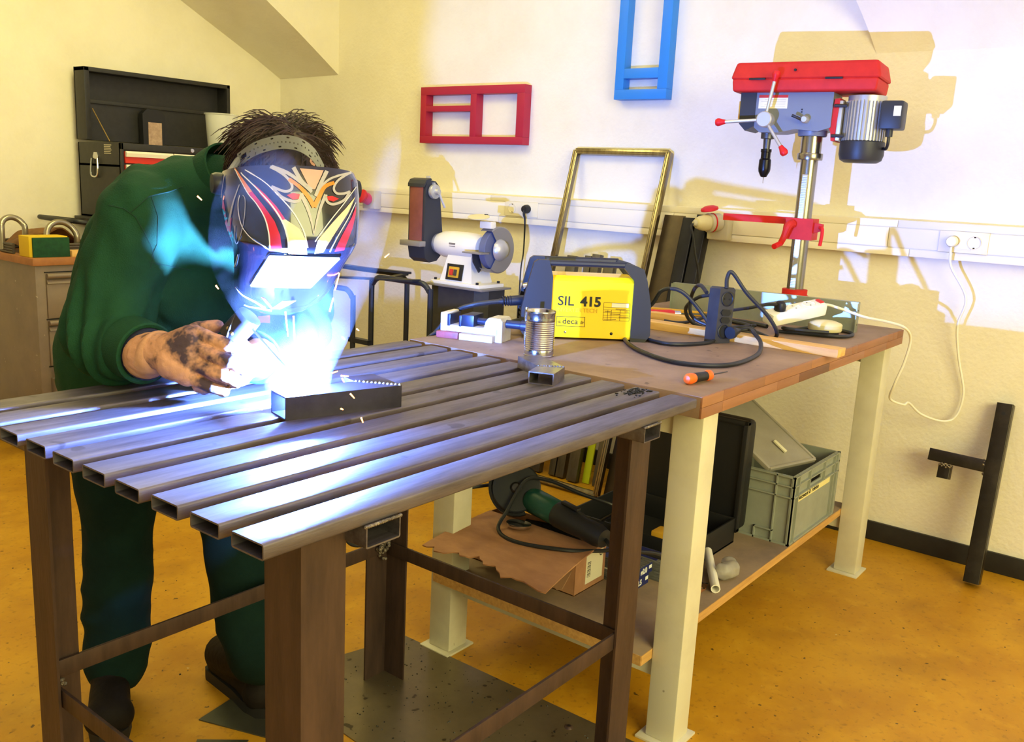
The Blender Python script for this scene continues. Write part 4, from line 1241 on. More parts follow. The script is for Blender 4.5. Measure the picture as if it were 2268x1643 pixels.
obj('flap', MB().grid(flap, NU, NV), m_card, cbx, world=True, thick=.0035, label='torn bent open box flap')
for (ya, yb, dx) in ((.39, .50, .04), (.52, .60, .05), (.62, .70, .03)):
    obj('torn_scrap', MB().grid(lambda u, v: Vector((X0 - .005 - dx * v - .006 * math.sin(u * 14), ya + u * (yb - ya), ZT - .045 - .035 * v + .008 * math.sin(u * 11 + ya * 9))), 8, 3), m_cardin, cbx, world=True, thick=.003)
obj('flap', MB().grid(lambda u, v: Vector((X1 - v * .05, Y0 - .004 + u * (Y1 - Y0), ZT + .004 + .03 * v + .006 * math.sin(u * 17))), 20, 3), m_cardin, cbx, world=True, thick=.003, label='torn far flap')
lb = obj('shipping_label', MB().box((X0 + .048, Y0 - .0008, ZA + .018), (X0 + .128, Y0, ZA + .098)), m_lab, cbx, world=True)
bc = MB()
xx = X0 + .052
for k in range(12):
    wv = (.0006, .0012, .0018)[k * 7 % 3]
    bc.box((X0 + .054, Y0 - .0014, ZA + .035 + k * .0036), (X0 + .070, Y0 - .0008, ZA + .035 + k * .0036 + wv))
obj('barcode', bc, m_print, lb, world=True)
rm = MB().lathe([(.0045, 0), (.0070, 0), (.0070, .0006), (.0045, .0006)], (X0 + .117, Y0 - .0008, ZA + .086), (0, -1, 0), 18)
obj('recycling_dot', rm, m_print, lb, world=True)
obj('carton_print', text_mb('DK', .018, (X0 + .055, Y0 - .0006, ZA + .100), (1, 0, 0), (0, 0, 1)), m_print, cbx, world=True)
for nm, pth, r_ in (('black_hose', [(1.30, .45, .30), (1.32, .55, .335), (1.29, .64, .31), (1.33, .70, .29)], .016), ('black_hose', [(1.345, .42, .30), (1.36, .5, .33), (1.34, .62, .33)], .014)):
    tag(obj(nm, MB().tube(pth, r_, 10), m_black), 'black hose end stuffed in the torn cardboard box, %s' % ('left one' if r_ > .015 else 'right one'), 'hose')
lamp_ = solo('steel_tin_lid', MB().lathe([(.0001, 0), (.032, 0), (.034, .004), (.034, .009), (.0001, .010)], (0, 0, 0), (0, 0, 1), 28).xf(Matrix.Translation((1.245, .575, .3615)) @ Matrix.Rotation(.12, 4, 'Y')), m_chrome, 'shiny round metal lid on the box flap below angle grinder', 'lid')

# angle grinder lying on the box
m_green = M('grinder_green', (20, 78, 66), .4)
m_agd = M('grinder_black', (32, 34, 40), .45)
ag = thing('angle_grinder', 'green and black angle grinder resting on the cardboard box', 'angle grinder', (1.30, .52, .36))
h0, h1 = Vector((1.330, .640, .418)), Vector((1.268, .315, .392))
dg_ = (h1 - h0).normalized()
obj('gear_head', MB().lathe([(.0001, -.045), (.022, -.042), (.028, -.02), (.029, .02), (.031, .05)], h0, dg_, 22), m_agd, ag, world=True)
obj('motor_housing', MB().lathe([(.032, .048), (.0345, .056), (.0345, .150), (.033, .158)], h0, dg_, 24), m_green, ag, world=True)
obj('rear_handle', MB().lathe([(.034, .155), (.036, .162), (.034, .20), (.029, .26), (.030, .30), (.024, .325), (.0001, .33)], h0, dg_, 24), m_agd, ag, world=True)
dn = Vector((-.74, -.52, .42)).normalized()
dc = h0 + dn * .038 + Vector((0, .012, .006))
obj('grinding_disc', MB().lathe([(.0001, .002), (.018, .004), (.064, .004), (.068, 0), (.064, -.003), (.0001, -.003)], dc + dn * .012, dn, 36), m_agd, ag, world=True)
obj('disc_nut', MB().lathe([(.0001, .014), (.010, .014), (.014, .010), (.016, .004)], dc + dn * .012, dn, 18), m_iron, ag, world=True)
obj('disc_guard', MB().lathe([(.030, -.020), (.074, -.020), (.077, -.016), (.077, .012), (.070, .014)], dc, dn, 30, ang=math.radians(200), start=math.radians(-10), ref=(0, .3, 1)), m_agd, ag, world=True, thick=.002)
fins = MB()
for k in range(14):
    a_ = math.radians(-20 + k * 14)
    bx_ = dn.cross(Vector((0, 1, .2))).normalized()
    by_ = dn.cross(bx_)
    u_ = bx_ * math.cos(a_) + by_ * math.sin(a_)
    fins.bar(dc + u_ * .054, dc + u_ * .066, .002, .003, up=dn)
obj('switch', MB().box((-.03, -.008, 0), (.03, .008, .008), .003).xf(frame_m(h0 + dg_ * .20 + Vector((0, 0, .035)), dg_, Vector((-dg_.y, dg_.x, 0)), Vector((0, 0, 1)))), m_black, ag, world=True)
obj('power_cable', MB().tube([h0 + dg_ * .33, h0 + dg_ * .37 + Vector((0, 0, -.01)), (1.35, .22, .36), (1.40, .20, .33), (1.36, .30, .345), (1.28, .345, .350), (1.20, .40, .361), (1.16, .52, .359), (1.19, .60, .362), (1.24, .61, .400), (1.30, .60, .47), (1.335, .55, .475), (1.37, .46, .45), (1.42, .38, .42), (1.45, .44, .36)], .0052, 8), m_rubber, ag, world=True)
obj('power_cable', MB().tube([(1.34, .70, .43), (1.24, .74, .43), (1.16, .80, .42), (1.13, .86, .44), (1.12, .90, .47)], .0052, 8), m_rubber, ag, world=True)

# electrode packs
m_clear = M('clear_pack_plastic', (150, 150, 150), .15, trans=.55, ior=1.3, col2=(110, 108, 108), scale=30, stretch=(8, 1, 8))
m_rod = M('electrode_rods', (120, 116, 112), .5, .3)
m_navy = M('navy_label', (28, 36, 96), .45)
m_whp = M('white_print', (228, 228, 228), .5)
GRP = 'welding rod packs on the lower shelf'


def rod_pack(x0, x1, y0, y1, z0, z1, label, txt=None):
    r = thing('welding_rod_pack', label, 'rod pack', ((x0 + x1) / 2, (y0 + y1) / 2, z0), group=GRP)
    obj('case', MB().box((x0, y0, z0), (x1, y1, z1), .002), m_clear, r, world=True)
    n_ = 6
    for k in range(n_):
        rx = x0 + .008 + (x1 - x0 - .016) * k / (n_ - 1)
        obj('welding_rod', MB().cyl((rx, y0 + .01, (z0 + z1) / 2), (rx, y1 - .01, (z0 + z1) / 2), .0042, n=8), m_rod, r, world=True)
    e_ = obj('end_label', MB().box((x0 + .002, y0 - .0008, z0 + .001), (x1 - .001, y0, z1 - .001)), m_navy, r, world=True)
    obj('top_label', MB().box((x0 + .004, y0 + .03, z1), (x1 - .004, y1 - .03, z1 + .0006)), m_navy if txt != '2.5' else m_lab, r, world=True)
    if txt:
        obj('label_print', text_mb(txt, .021, (x0 + .006, y0 - .0014, z0 + .008), (1, 0, 0), (0, 0, 1), bold=.0006, wscale=.86), m_whp, e_, world=True)
        obj('label_print', MB().box((x1 - .018, y0 - .0012, z0 + .013), (x1 - .004, y0 - .0008, z1 - .006)), m_whp, e_, world=True)
    return r


rod_pack(1.386, 1.452, .286, .64, SHZ, SHZ + .029, 'clear welding rod pack labelled 2.5, lower one of the stack', '2.5')
rod_pack(1.396, 1.464, .284, .64, SHZ + .0296, SHZ + .058, 'clear welding rod pack labelled 2.0, on top of stack', 'ø2.0')
rod_pack(1.474, 1.542, .240, .59, SHZ, SHZ + .029, 'grey welding rod pack right of the labelled stack, lower one')
rod_pack(1.472, 1.540, .250, .60, SHZ + .0296, SHZ + .057, 'grey welding rod pack right of the labelled stack, upper one')

# open black tool case
m_case = M('black_case_plastic', (22, 22, 26), .5)
kc = thing('black_tool_case', 'open black plastic tool case with its lid standing upright', 'case', (1.73, .44, SHZ))
cx0, cx1, cy0, cy1 = 1.575, 1.890, .240, .640
tr = MB().box((cx0, cy0, SHZ), (cx1, cy1, SHZ + .006))
for a_, b_ in (((cx0, cy0), (cx1, cy0 + .006)), ((cx0, cy1 - .006), (cx1, cy1)), ((cx0, cy0), (cx0 + .006, cy1)), ((cx1 - .006, cy0), (cx1, cy1))):
    tr.box((a_[0], a_[1], SHZ), (b_[0], b_[1], SHZ + .078), .002)
obj('base_tray', tr, m_case, kc, world=True)
lid_ = taper(-.205, .205, 0, .345, 0, .062, .0, .022)
lid_m = frame_m((1.900, .440, SHZ + .03), Vector((0, -1, 0)), Vector((.03, 0, 1)).normalized(), Vector((1, 0, -.03)).normalized())
obj('lid', lid_.xf(lid_m), m_case, kc, world=True)
rim = MB()
for a_, b_ in (((-.205, 0), (.205, .014)), ((-.205, .331), (.205, .345)), ((-.205, 0), (-.191, .345)), ((.191, 0), (.205, .345))):
    rim.box((a_[0], a_[1], -.012), (b_[0], b_[1], .010), .003)
obj('lid_rim', rim.xf(lid_m), m_black, kc, world=True)
for y_ in (.34, .54):
    obj('hinge', MB().cyl((1.893, y_ - .03, SHZ + .033), (1.893, y_ + .03, SHZ + .033), .006, n=10), m_black, kc, world=True)
obj('latch', MB().box((1.565, .40, SHZ + .04), (1.575, .48, SHZ + .075), .002), m_black, kc, world=True)
solo('yellow_plastic_box', MB().box((1.585, .30, SHZ + .0065), (1.64, .36, SHZ + .09), .004), m_ybar, 'small yellow plastic box inside the black case', 'box')

# grey stacking crate
m_crate = M('grey_crate_plastic', (148, 152, 142), .5, col2=(134, 138, 128), scale=10)
kr = thing('grey_stacking_crate', 'grey plastic stacking crate with handwritten label on lower shelf', 'crate', (2.175, .25, SHZ))
kx0, kx1, ky0, ky1, kz0, kz1 = 1.976, 2.376, .103, .403, SHZ, .442
b_ = MB().box((kx0 + .008, ky0 + .008, kz0), (kx1 - .008, ky1 - .008, kz0 + .006))
wl = .004
obj('floor', b_, m_crate, kr, world=True)
# long front wall with a grip slot, others plain
fw_ = MB()
for (xa, xb, za, zb) in ((kx0 + .008, kx1 - .008, kz0, .385), (kx0 + .008, 2.125, .385, .412), (2.228, kx1 - .008, .385, .412), (kx0 + .008, kx1 - .008, .412, kz1)):
    fw_.box((xa, ky0 + .008, za), (xb, ky0 + .012, zb))
obj('wall', fw_, m_crate, kr, world=True)
obj('wall', MB().box((kx0 + .008, ky1 - .012, kz0), (kx1 - .008, ky1 - .008, kz1)), m_crate, kr, world=True)
obj('wall', MB().box((kx0 + .008, ky0 + .012, kz0), (kx0 + .012, ky1 - .012, kz1)), m_crate, kr, world=True)
obj('wall', MB().box((kx1 - .012, ky0 + .012, kz0), (kx1 - .008, ky1 - .012, kz1)), m_crate, kr, world=True)
for z_ in (kz1 - .005, .408, .374):
    rb_ = MB()
    rb_.box((kx0, ky0, z_), (kx1, ky0 + .0081, z_ + .004)).box((kx0, ky1 - .0081, z_), (kx1, ky1, z_ + .004))
    rb_.box((kx0, ky0, z_), (kx0 + .0081, ky1, z_ + .004)).box((kx1 - .0081, ky0, z_), (kx1, ky1, z_ + .004))
    obj('rim_rib', rb_, m_crate, kr, world=True)
rb_ = MB().box((kx0, ky0, kz0), (kx1, ky0 + .0081, kz0 + .006)).box((kx0, ky0, kz0), (kx0 + .0081, ky1, kz0 + .006))
obj('foot_rib', rb_, m_crate, kr, world=True)
for x_ in (kx0, kx0 + .04, kx1 - .044, kx1 - .004):
    obj('upright_rib', MB().box((x_, ky0, kz0), (x_ + .004, ky0 + .008, kz1)), m_crate, kr, world=True)
for x_ in (2.108, 2.24):
    obj('upright_rib', MB().box((x_, ky0, .374), (x_ + .004, ky0 + .008, kz1)), m_crate, kr, world=True)
for y_ in (ky0, ky0 + .055, ky1 - .059, ky1 - .004):
    obj('upright_rib', MB().box((kx0, y_, kz0), (kx0 + .008, y_ + .004, kz1)), m_crate, kr, world=True)
rb_ = MB().box((kx0, ky0 + .055, kz0 + .035), (kx0 + .008, ky0 + .115, kz0 + .039)).box((kx0, ky0 + .111, kz0), (kx0 + .008, ky0 + .115, kz0 + .039))
obj('corner_foot_rib', rb_, m_crate, kr, world=True)
for x_ in (kx0 + .001, kx1 - .012):
    obj('corner_post', MB().box((x_, ky0 + .001, kz0), (x_ + .011, ky0 + .012, kz1 - .001), .001), m_crate, kr, world=True)
m_tape = M('label_tape', (226, 214, 150), .5)
tp = obj('label_strip', MB().box((2.026, ky0 + .0072, .349), (2.318, ky0 + .0080, .372)), m_tape, kr, world=True)
obj('handwriting', text_mb('Netzwerk & Telefon', .0215, (2.034, ky0 + .0068, .3545), (1, 0, 0), (0, 0, 1), italic=.15, depth=.0004), m_print, tp, world=True, label='handwritten words Netzwerk & Telefon')
m_pan = M('grey_panel_plastic', (158, 152, 142), .35, col2=(140, 134, 124), scale=6)
P_ = [Vector((2.20, .128, .447)), Vector((1.99, .192, .447))]
P_ += [P_[1] + Vector((.03, .31, .19)), P_[0] + Vector((.03, .31, .19))]
nrm = (P_[1] - P_[0]).cross(P_[3] - P_[0]).normalized()
pn_ = thing('crate_lid_panel', 'grey plastic lid leaning out of the stacking crate', 'lid', tuple(P_[0]))
obj('panel', MB().add([p for p in P_] + [p + nrm * .006 for p in P_], [(0, 1, 2, 3), (7, 6, 5, 4), (0, 4, 5, 1), (1, 5, 6, 2), (2, 6, 7, 3), (3, 7, 4, 0)]), m_pan, pn_, world=True)
for i_, j_ in ((0, 3), (1, 2), (0, 1)):
    obj('panel_rim', MB().bar(P_[i_] + nrm * .003, P_[j_] + nrm * .003, .010, .014, up=nrm, bev=.002), m_pan, pn_, world=True)
c_ = P_[0] + (P_[1] - P_[0]) * .45 + (P_[3] - P_[0]) * .12
e1, e2 = (P_[1] - P_[0]).normalized(), (P_[3] - P_[0]).normalized()
nz = nrm if nrm.z > 0 else -nrm
obj('catch', MB().bar(c_ + nz * .008 - e2 * .0, c_ + nz * .008 + e2 * .05, .012, .006, up=nz, bev=.001), m_lab, pn_, world=True)

# white pipe, bag and block at the front of the shelf
solo('white_plastic_pipe', MB().hollow((1.52, .122, SHZ + .0125), (1.70, .235, SHZ + .03), .025, .025, .003, r=.0122), m_wht, 'white plastic pipe end poking out by the front leg', 'pipe')
m_bag = M('clear_bag', (190, 184, 176), .2, trans=.5, ior=1.2)
solo('clear_plastic_bag', fused([((1.612, .145, SHZ + .026), .024, (1.645, .135, SHZ + .026), .024), ((1.625, .135, SHZ + .024), .022, (1.66, .150, SHZ + .028), .024)], .005, 3,
                                lambda p, n_: .004 * noise.noise(p * 60)), m_bag, 'crumpled clear plastic bag behind the white pipe', 'bag')
pc_ = thing('blister_pack', 'small foil lined pack with brown content beside white pipe', 'packet', (1.50, .165, SHZ))
obj('tray', MB().box((1.475, .150, SHZ), (1.525, .205, SHZ + .014), .003), m_brown if 'm_brown' in globals() else M('brown_paste', (136, 84, 54), .6), pc_, world=True)
obj('foil', MB().grid(lambda u, v: Vector((1.468 + .064 * u, .144 + .068 * v, SHZ + .016 + .004 * math.sin(9 * u + 5 * v))), 8, 8), m_chrome, pc_, world=True, thick=.0008)

# ------------------------------------------------------------------ grey drawer cabinet at the left wall
m_cab = M('cabinet_grey', (134, 118, 102), .45, .25, col2=(116, 102, 90), scale=5)
add_specks(m_cab, (196, 182, 160), 60, .74, .8)
m_wtop = M('brown_top_board', (170, 112, 62), .55, col2=(136, 84, 46), scale=9)
dc_ = thing('drawer_cabinet', 'grey metal drawer cabinet with brown wooden top by the wall', 'cabinet', (1.37, 3.3, 0))
obj('carcass', MB().box((1.125, 3.008, 0), (1.62, 3.60, .832), .002), m_cab, dc_, world=True)
obj('top_board', MB().box((1.110, 2.990, .832), (1.632, 3.61, .862), .002), m_wtop, dc_, world=True)
zs = [(.612, .800), (.412, .604), (.210, .404), (.03, .202)]
for k, (za, zb) in enumerate(zs):
    off = .035 if k == 2 else 0
    dr_ = obj('drawer', MB().box((1.165, 2.998 - off, za), (1.585, 3.01, zb - .045), .002), m_cab, dc_, world=True)
    hp = MB().prism([(0, zb - .045), (-.012, zb - .043), (-.004, zb - .030), (0, zb - .026)], .42, (1.165, 3.0 - off, 0), (0, 1, 0), (0, 0, 1), (1, 0, 0))
    obj('handle_lip', hp, m_cab, dr_, world=True)
    obj('handle', MB().cyl((1.165, 2.994 - off, zb - .012), (1.585, 2.994 - off, zb - .012), .011, n=14), m_cab, dr_, world=True)
    obj('shadow_gap', MB().box((1.160, 3.0045, zb + .001), (1.590, 3.0085, zb + .005)), m_print, dr_, world=True)
obj('lock', MB().cyl((1.345, 3.008, .818), (1.345, 3.003, .818), .006, n=12), m_chrome, dc_, world=True)
# things on the cabinet
m_spg, m_spy = M('sponge_green', (24, 74, 44), .9, col2=(18, 56, 36), scale=40), M('sponge_yellow', (214, 178, 30), .8)
sp = thing('sponge_block', 'yellow block with green front face on cabinet corner', 'block', (1.20, 3.05, .862))
obj('foam', MB().box((1.118, 3.034, .8622), (1.278, 3.125, .948), .004), m_spy, sp, world=True)
obj('scour_face', MB().box((1.130, 3.024, .8622), (1.280, 3.035, .943), .003), m_spg, sp, world=True)
m_pipe = M('galvanised_pipe', (160, 152, 136), .3, .8)


def ubend(name, label, xa, xb, y, zt):
    R_ = (xb - xa) / 2
    pts = [(xa, y, .876)] + [((xa + xb) / 2 - R_ * math.cos(a_), y + .02 * math.sin(a_), zt - R_ + R_ * math.sin(a_)) for a_ in [math.pi * k / 8 for k in range(9)]] + [(xb, y + .01, .876)]
    return solo(name, MB().tube(pts, .0125, 12, sub=4), m_pipe, label, 'pipe')


ubend('pipe_bend', 'galvanised pipe bend standing left on the drawer cabinet', 1.098 + .03, 1.225, 3.30, 1.008)
ubend('pipe_bend', 'galvanised pipe bend standing right behind the sponge block', 1.255, 1.385, 3.17, .996)
m_leather = M('brown_leather', (132, 88, 40), .7, col2=(104, 66, 30), scale=14)
solo('leather_apron', MB().grid(lambda u, v: Vector((1.17 + .28 * u, 3.21 + .20 * v, .885 + .075 * math.sin(math.pi * min(1, u * 1.05)) ** .6 * (1 - .3 * v) + .012 * math.sin(u * 13 + v * 4))), 26, 8), m_leather,
     'folded brown leather apron on drawer cabinet', 'apron', thick=.006)
cc = MB()
for k in range(4):
    cc.tube([(1.14 + .012 * k, 3.13 + .01 * k, .8685 + .011 * k), (1.25, 3.15, .8685 + .011 * k), (1.42, 3.16, .8685 + .011 * k), (1.50, 3.26, .8685 + .011 * k), (1.40, 3.45, .8685 + .011 * k), (1.22, 3.46, .8685 + .011 * k), (1.14, 3.34, .8685 + .011 * k), (1.13, 3.2, .8685 + .011 * k)], .0065, 8)
solo('dark_cable_coil', cc, M('grey_cable', (74, 66, 58), .5), 'dark coiled cable lying under pipe bends on cabinet', 'cable')
solo('wood_offcut', MB().box((1.282, 3.012, .8622), (1.37, 3.06, .888), .002), m_pine, 'small pale wood offcut at front of drawer cabinet', 'wood')
# ------------------------------------------------------------------ tool chest on a dark trolley
m_chest = M('chest_black', (34, 33, 36), .5, col2=(44, 42, 44), scale=40)
m_drred = M('drawer_red', (202, 52, 40), .4)
m_strip = M('drawer_strip', (226, 218, 206), .35)
tl = thing('tool_trolley', 'dark steel tool trolley below the black tool chest', 'trolley', (2.0, 3.38, 0))
obj('carcass', MB().box((1.66, 3.19, .10), (2.45, 3.60, .985), .004), m_chest, tl, world=True)
obj('top_lip', MB().box((1.60, 3.17, .985), (2.47, 3.62, 1.000), .003), m_chest, tl, world=True)
for k in range(3):
    d_ = obj('drawer', MB().box((1.68, 3.180, .16 + k * .27), (2.43, 3.19, .40 + k * .27), .003), m_chest, tl, world=True)
    obj('handle', MB().box((1.75, 3.165, .37 + k * .27), (2.36, 3.18, .385 + k * .27), .002), m_strip, d_, world=True)
obj('push_handle', MB().tube([(1.66, 3.22, .96), (1.60, 3.22, .975), (1.42, 3.21, .995), (1.40, 3.30, .996), (1.40, 3.48, .996), (1.42, 3.56, .995), (1.60, 3.56, .975), (1.66, 3.56, .96)], .011, 10, sub=4), m_black, tl, world=True)
for x_ in (1.70, 2.40):
    for y_ in (3.24, 3.55):
        w_ = obj('castor', MB().lathe([(.0001, -.015), (.045, -.015), (.050, -.010), (.050, .010), (.045, .015), (.0001, .015)], (x_, y_, .050), (1, 0, 0), 20), m_black, tl, world=True)
        obj('castor_fork', MB().box((x_ - .018, y_ - .012, .05), (x_ + .018, y_ + .012, .10), .002), m_iron, w_, world=True)
tc2 = thing('tool_chest', 'black tool chest with open lid and red drawers by left wall', 'tool chest', (2.0, 3.40, 1.0))
CX0, CX1, CY0, CY1, CZ0, CZ1 = 1.620, 2.410, 3.200, 3.590, 1.0005, 1.348
bd_ = MB().box((CX0, CY0 + .02, CZ0), (CX1, CY1, CZ0 + .01))
bd_.box((CX0, CY0, CZ0), (CX0 + .012, CY1, CZ1), .002).box((CX1 - .012, CY0, CZ0), (CX1, CY1, CZ1), .002)
bd_.box((CX0, CY1 - .012, CZ0), (CX1, CY1, CZ1), .002).box((CX0, CY0, 1.318), (CX1, CY0 + .02, CZ1), .002)
bd_.box((CX0, CY0 + .02, 1.24), (CX1, CY1, 1.25)).box((CX0, CY0 + .012, CZ0), (CX1, CY0 + .02, CZ1))
obj('body', bd_, m_chest, tc2, world=True)
obj('tray_lip', MB().box((CX0 + .012, CY0 + .03, CZ1 - .012), (CX1 - .012, CY1 - .02, CZ1 - .006)), m_chest, tc2, world=True)
for k in range(5):
    zt = 1.314 - k * .060
    spl = [(CX0 + .018, 1.872), (1.878, 2.155), (2.160, CX1 - .018)] if k < 1 else [(CX0 + .018, CX1 - .018)]
    for xa, xb in spl:
        d_ = obj('drawer', MB().box((xa, CY0 - .002, zt - .055), (xb, CY0 + .014, zt - .002), .002), m_drred, tc2, world=True)
        obj('drawer_strip', MB().prism([(-.010, zt - .026), (-.013, zt - .010), (-.006, zt - .001), (0, zt - .001), (0, zt - .026)], xb - xa, (xa, CY0 - .002, 0), (0, 1, 0), (0, 0, 1), (1, 0, 0)), m_strip, d_, world=True)
obj('lock', MB().lathe([(.0001, .006), (.009, .006), (.011, 0)], (1.978, CY0, 1.333), (0, -1, 0), 16), m_chrome, tc2, world=True)
ldx = MB()
LY0, LY1, LZ0, LZ1 = 3.505, 3.60, 1.360, 1.690
ldx.box((CX0, LY1 - .008, LZ0), (CX1, LY1, LZ1)).box((CX0, LY0, LZ0), (CX0 + .026, LY1, LZ1), .003).box((CX1 - .020, LY0, LZ0), (CX1, LY1, LZ1), .003)
ldx.box((CX0, LY0, LZ1 - .020), (CX1, LY1, LZ1), .003)
lo_ = obj('lid', ldx, m_chest, tc2, world=True)
obj('lid_tray', MB().box((CX0 + .026, LY0 + .03, LZ0), (CX1 - .02, LY0 + .034, 1.535)).box((CX0 + .026, LY0 + .02, 1.528), (CX1 - .02, LY0 + .034, 1.545), .002), m_chest, lo_, world=True)
m_brass = M('brass_strut', (176, 148, 92), .35, .8)
obj('lid_strut', MB().bar((1.652, 3.50, 1.50), (1.655, 3.36, 1.352), .003, .012, up=(0, 1, 1)), m_brass, tc2, world=True)
ht = obj('side_handle_plate', MB().prism([(-.020, 0), (.020, 0), (.024, .012), (.014, .03), (-.014, .03), (-.024, .012)], .004, (CX0 - .004, 3.425, 1.272), (0, 1, 0), (0, 0, 1), (1, 0, 0)), m_chrome, tc2, world=True)
obj('side_handle', MB().tube([(CX0 - .008, 3.400, 1.275), (CX0 - .010, 3.396, 1.23), (CX0 - .010, 3.404, 1.196), (CX0 - .010, 3.430, 1.190), (CX0 - .010, 3.456, 1.198), (CX0 - .010, 3.456, 1.23), (CX0 - .008, 3.450, 1.275)], .0048, 8, sub=4), m_chrome, ht, world=True)
wl_ = MB()
for k in range(6):
    wl_.box((CX0 - .0006, 3.285 + .004 * (k * 5 % 3), 1.335 - k * .0075), (CX0, 3.350, 1.3385 - k * .0075))
obj('warning_text', wl_, m_grey, tc2, world=True)
ph = thing('tool_pouch', 'black holster with pale label standing inside the open chest', 'pouch', (1.95, 3.49, 1.343))
obj('holster', MB().prism([(1.892, 1.343), (2.006, 1.343), (2.010, 1.50), (1.985, 1.525), (1.915, 1.525), (1.890, 1.50)], .035, (0, 3.478, 0), (1, 0, 0), (0, 0, 1), (0, 1, 0)), m_black, ph, world=True)
m_prl = M('printed_tag', (190, 160, 140), .5, col2=(150, 120, 108), scale=40)
obj('tag_card', MB().box((1.918, 3.4755, 1.352), (1.990, 3.478, 1.462)), m_prl, ph, world=True)
m_cup = M('frosted_plastic', (236, 236, 232), .35, alpha=.42)
cp = thing('measuring_cup', 'frosted translucent plastic cup standing on the tool chest', 'cup', (2.262, 3.37, 1.342))
obj('cup_wall', MB().lathe([(.0001, 0), (.066, 0), (.068, .003), (.080, .180), (.086, .182), (.086, .188), (.079, .188), (.066, .006), (.0001, .004)], n=36), m_cup, cp)
obj('handle', MB().tube([(.060, -.050, .16), (.095, -.075, .15), (.095, -.075, .06), (.056, -.046, .04)], .007, 8), m_cup, cp)
# loose sheets on the floor at the front
flat_plate('steel_offcut_sheet', [(.490, .908), (.640, .935), (.715, .80), (.560, .715)], 0.0, .003, m_sheet2, 'small dark steel sheet on floor under the right boot toe', 'floor plate')
flat_plate('steel_offcut_sheet', [(.400, .80), (.445, .845), (.52, .76), (.42, .70)], 0.0, .002, m_sheet2, 'smallest dark steel sheet on floor at the photo bottom', 'floor plate')
# crumbs and chips on floor and sheet
random.seed(21)
cr = MB()
for k in range(420):
    if k < 300:
        x_, y_ = random.uniform(.66, 1.09), random.uniform(.05, .82)
    else:
        x_, y_ = random.uniform(.4, 2.7), random.uniform(-.6, 2.4)
    s_ = random.uniform(.001, .0035) * (1.6 if random.random() < .06 else 1)
    a_ = random.uniform(0, 3.1)
    c_, n_ = math.cos(a_) * s_, math.sin(a_) * s_
    zb = .0031 if k < 300 else .0002
    cr.add([(x_ + c_, y_ + n_, zb), (x_ - n_ * .7, y_ + c_ * .7, zb), (x_ - c_, y_ - n_, zb), (x_ + n_ * .6, y_ - c_ * .6, zb), (x_, y_, zb + s_ * .8)],
           [(0, 1, 4), (1, 2, 4), (2, 3, 4), (3, 0, 4), (3, 2, 1, 0)])
tag(obj('floor_crumbs', cr, m_print), 'dark crumbs and chips scattered over floor and steel sheet', 'crumbs', kind='stuff')
# ------------------------------------------------------------------ the welder
def at(x, y, depth):
    """world point seen at photo pixel x,y, this far along the viewing axis"""
    return CAM_POS + (CAM_F + CAM_R * ((x - 1134.0) / FPX) - CAM_U * ((y - 821.5) / FPX)) * depth


m_jacket = M('green_drill_cloth', (33, 72, 44), .85, col2=(26, 60, 38), scale=9, bump=.25, bscale=420, spec=.15)
m_trous = M('dark_green_trouser_cloth', (17, 38, 34), .9, col2=(13, 30, 28), scale=9, bump=.2, bscale=420, spec=.12)
m_skin = M('skin', (206, 152, 122), .55)
m_hair = M('brown_hair', (62, 42, 36), .5, col2=(42, 28, 25), scale=30, spec=.3)
m_glove = M('tan_work_glove', (206, 148, 104), .75, col2=(74, 56, 58), scale=16, fac=(.46, .60), bump=.2, bscale=90, detail=4)
m_gcuff = M('glove_cuff_leather', (212, 158, 110), .75, col2=(178, 124, 84), scale=12, bump=.15, bscale=60)
m_boot = M('black_boot_leather', (20, 16, 15), .7, col2=(28, 23, 21), scale=12, bump=.2, bscale=50, spec=.15)
m_sole = M('boot_sole', (22, 20, 20), .7)
m_undercuff = M('navy_cuff', (30, 32, 52), .8)


def cloth(p, n):
    q = p * 7.0
    a = noise.noise(q) * .006
    b = (1 - abs(noise.noise(Vector((p.x * 16, p.y * 16, p.z * 10))) * 2.2)) * .0035
    return a + b


person = thing('person', 'person in green work clothes bending over the welding table', 'person', (.5, 1.02, 0))
RSH, REL, RCU = at(322, 478, 1.71), at(234, 742, 1.71), at(322, 782, 1.625)
LSH, LEL, LCU = at(660, 560, 1.92), at(664, 724, 1.88), at(568, 790, 1.665)
PR, PL_ = at(255, 838, 1.99), at(400, 838, 2.08)
RKN, RAN = at(262, 1170, 2.09), at(258, 1462, 2.14)
LKN, LAN = at(524, 1170, 2.11), at(574, 1440, 2.08)
HEAD = at(628, 398, 1.71)
NECK = at(520, 420, 1.76)
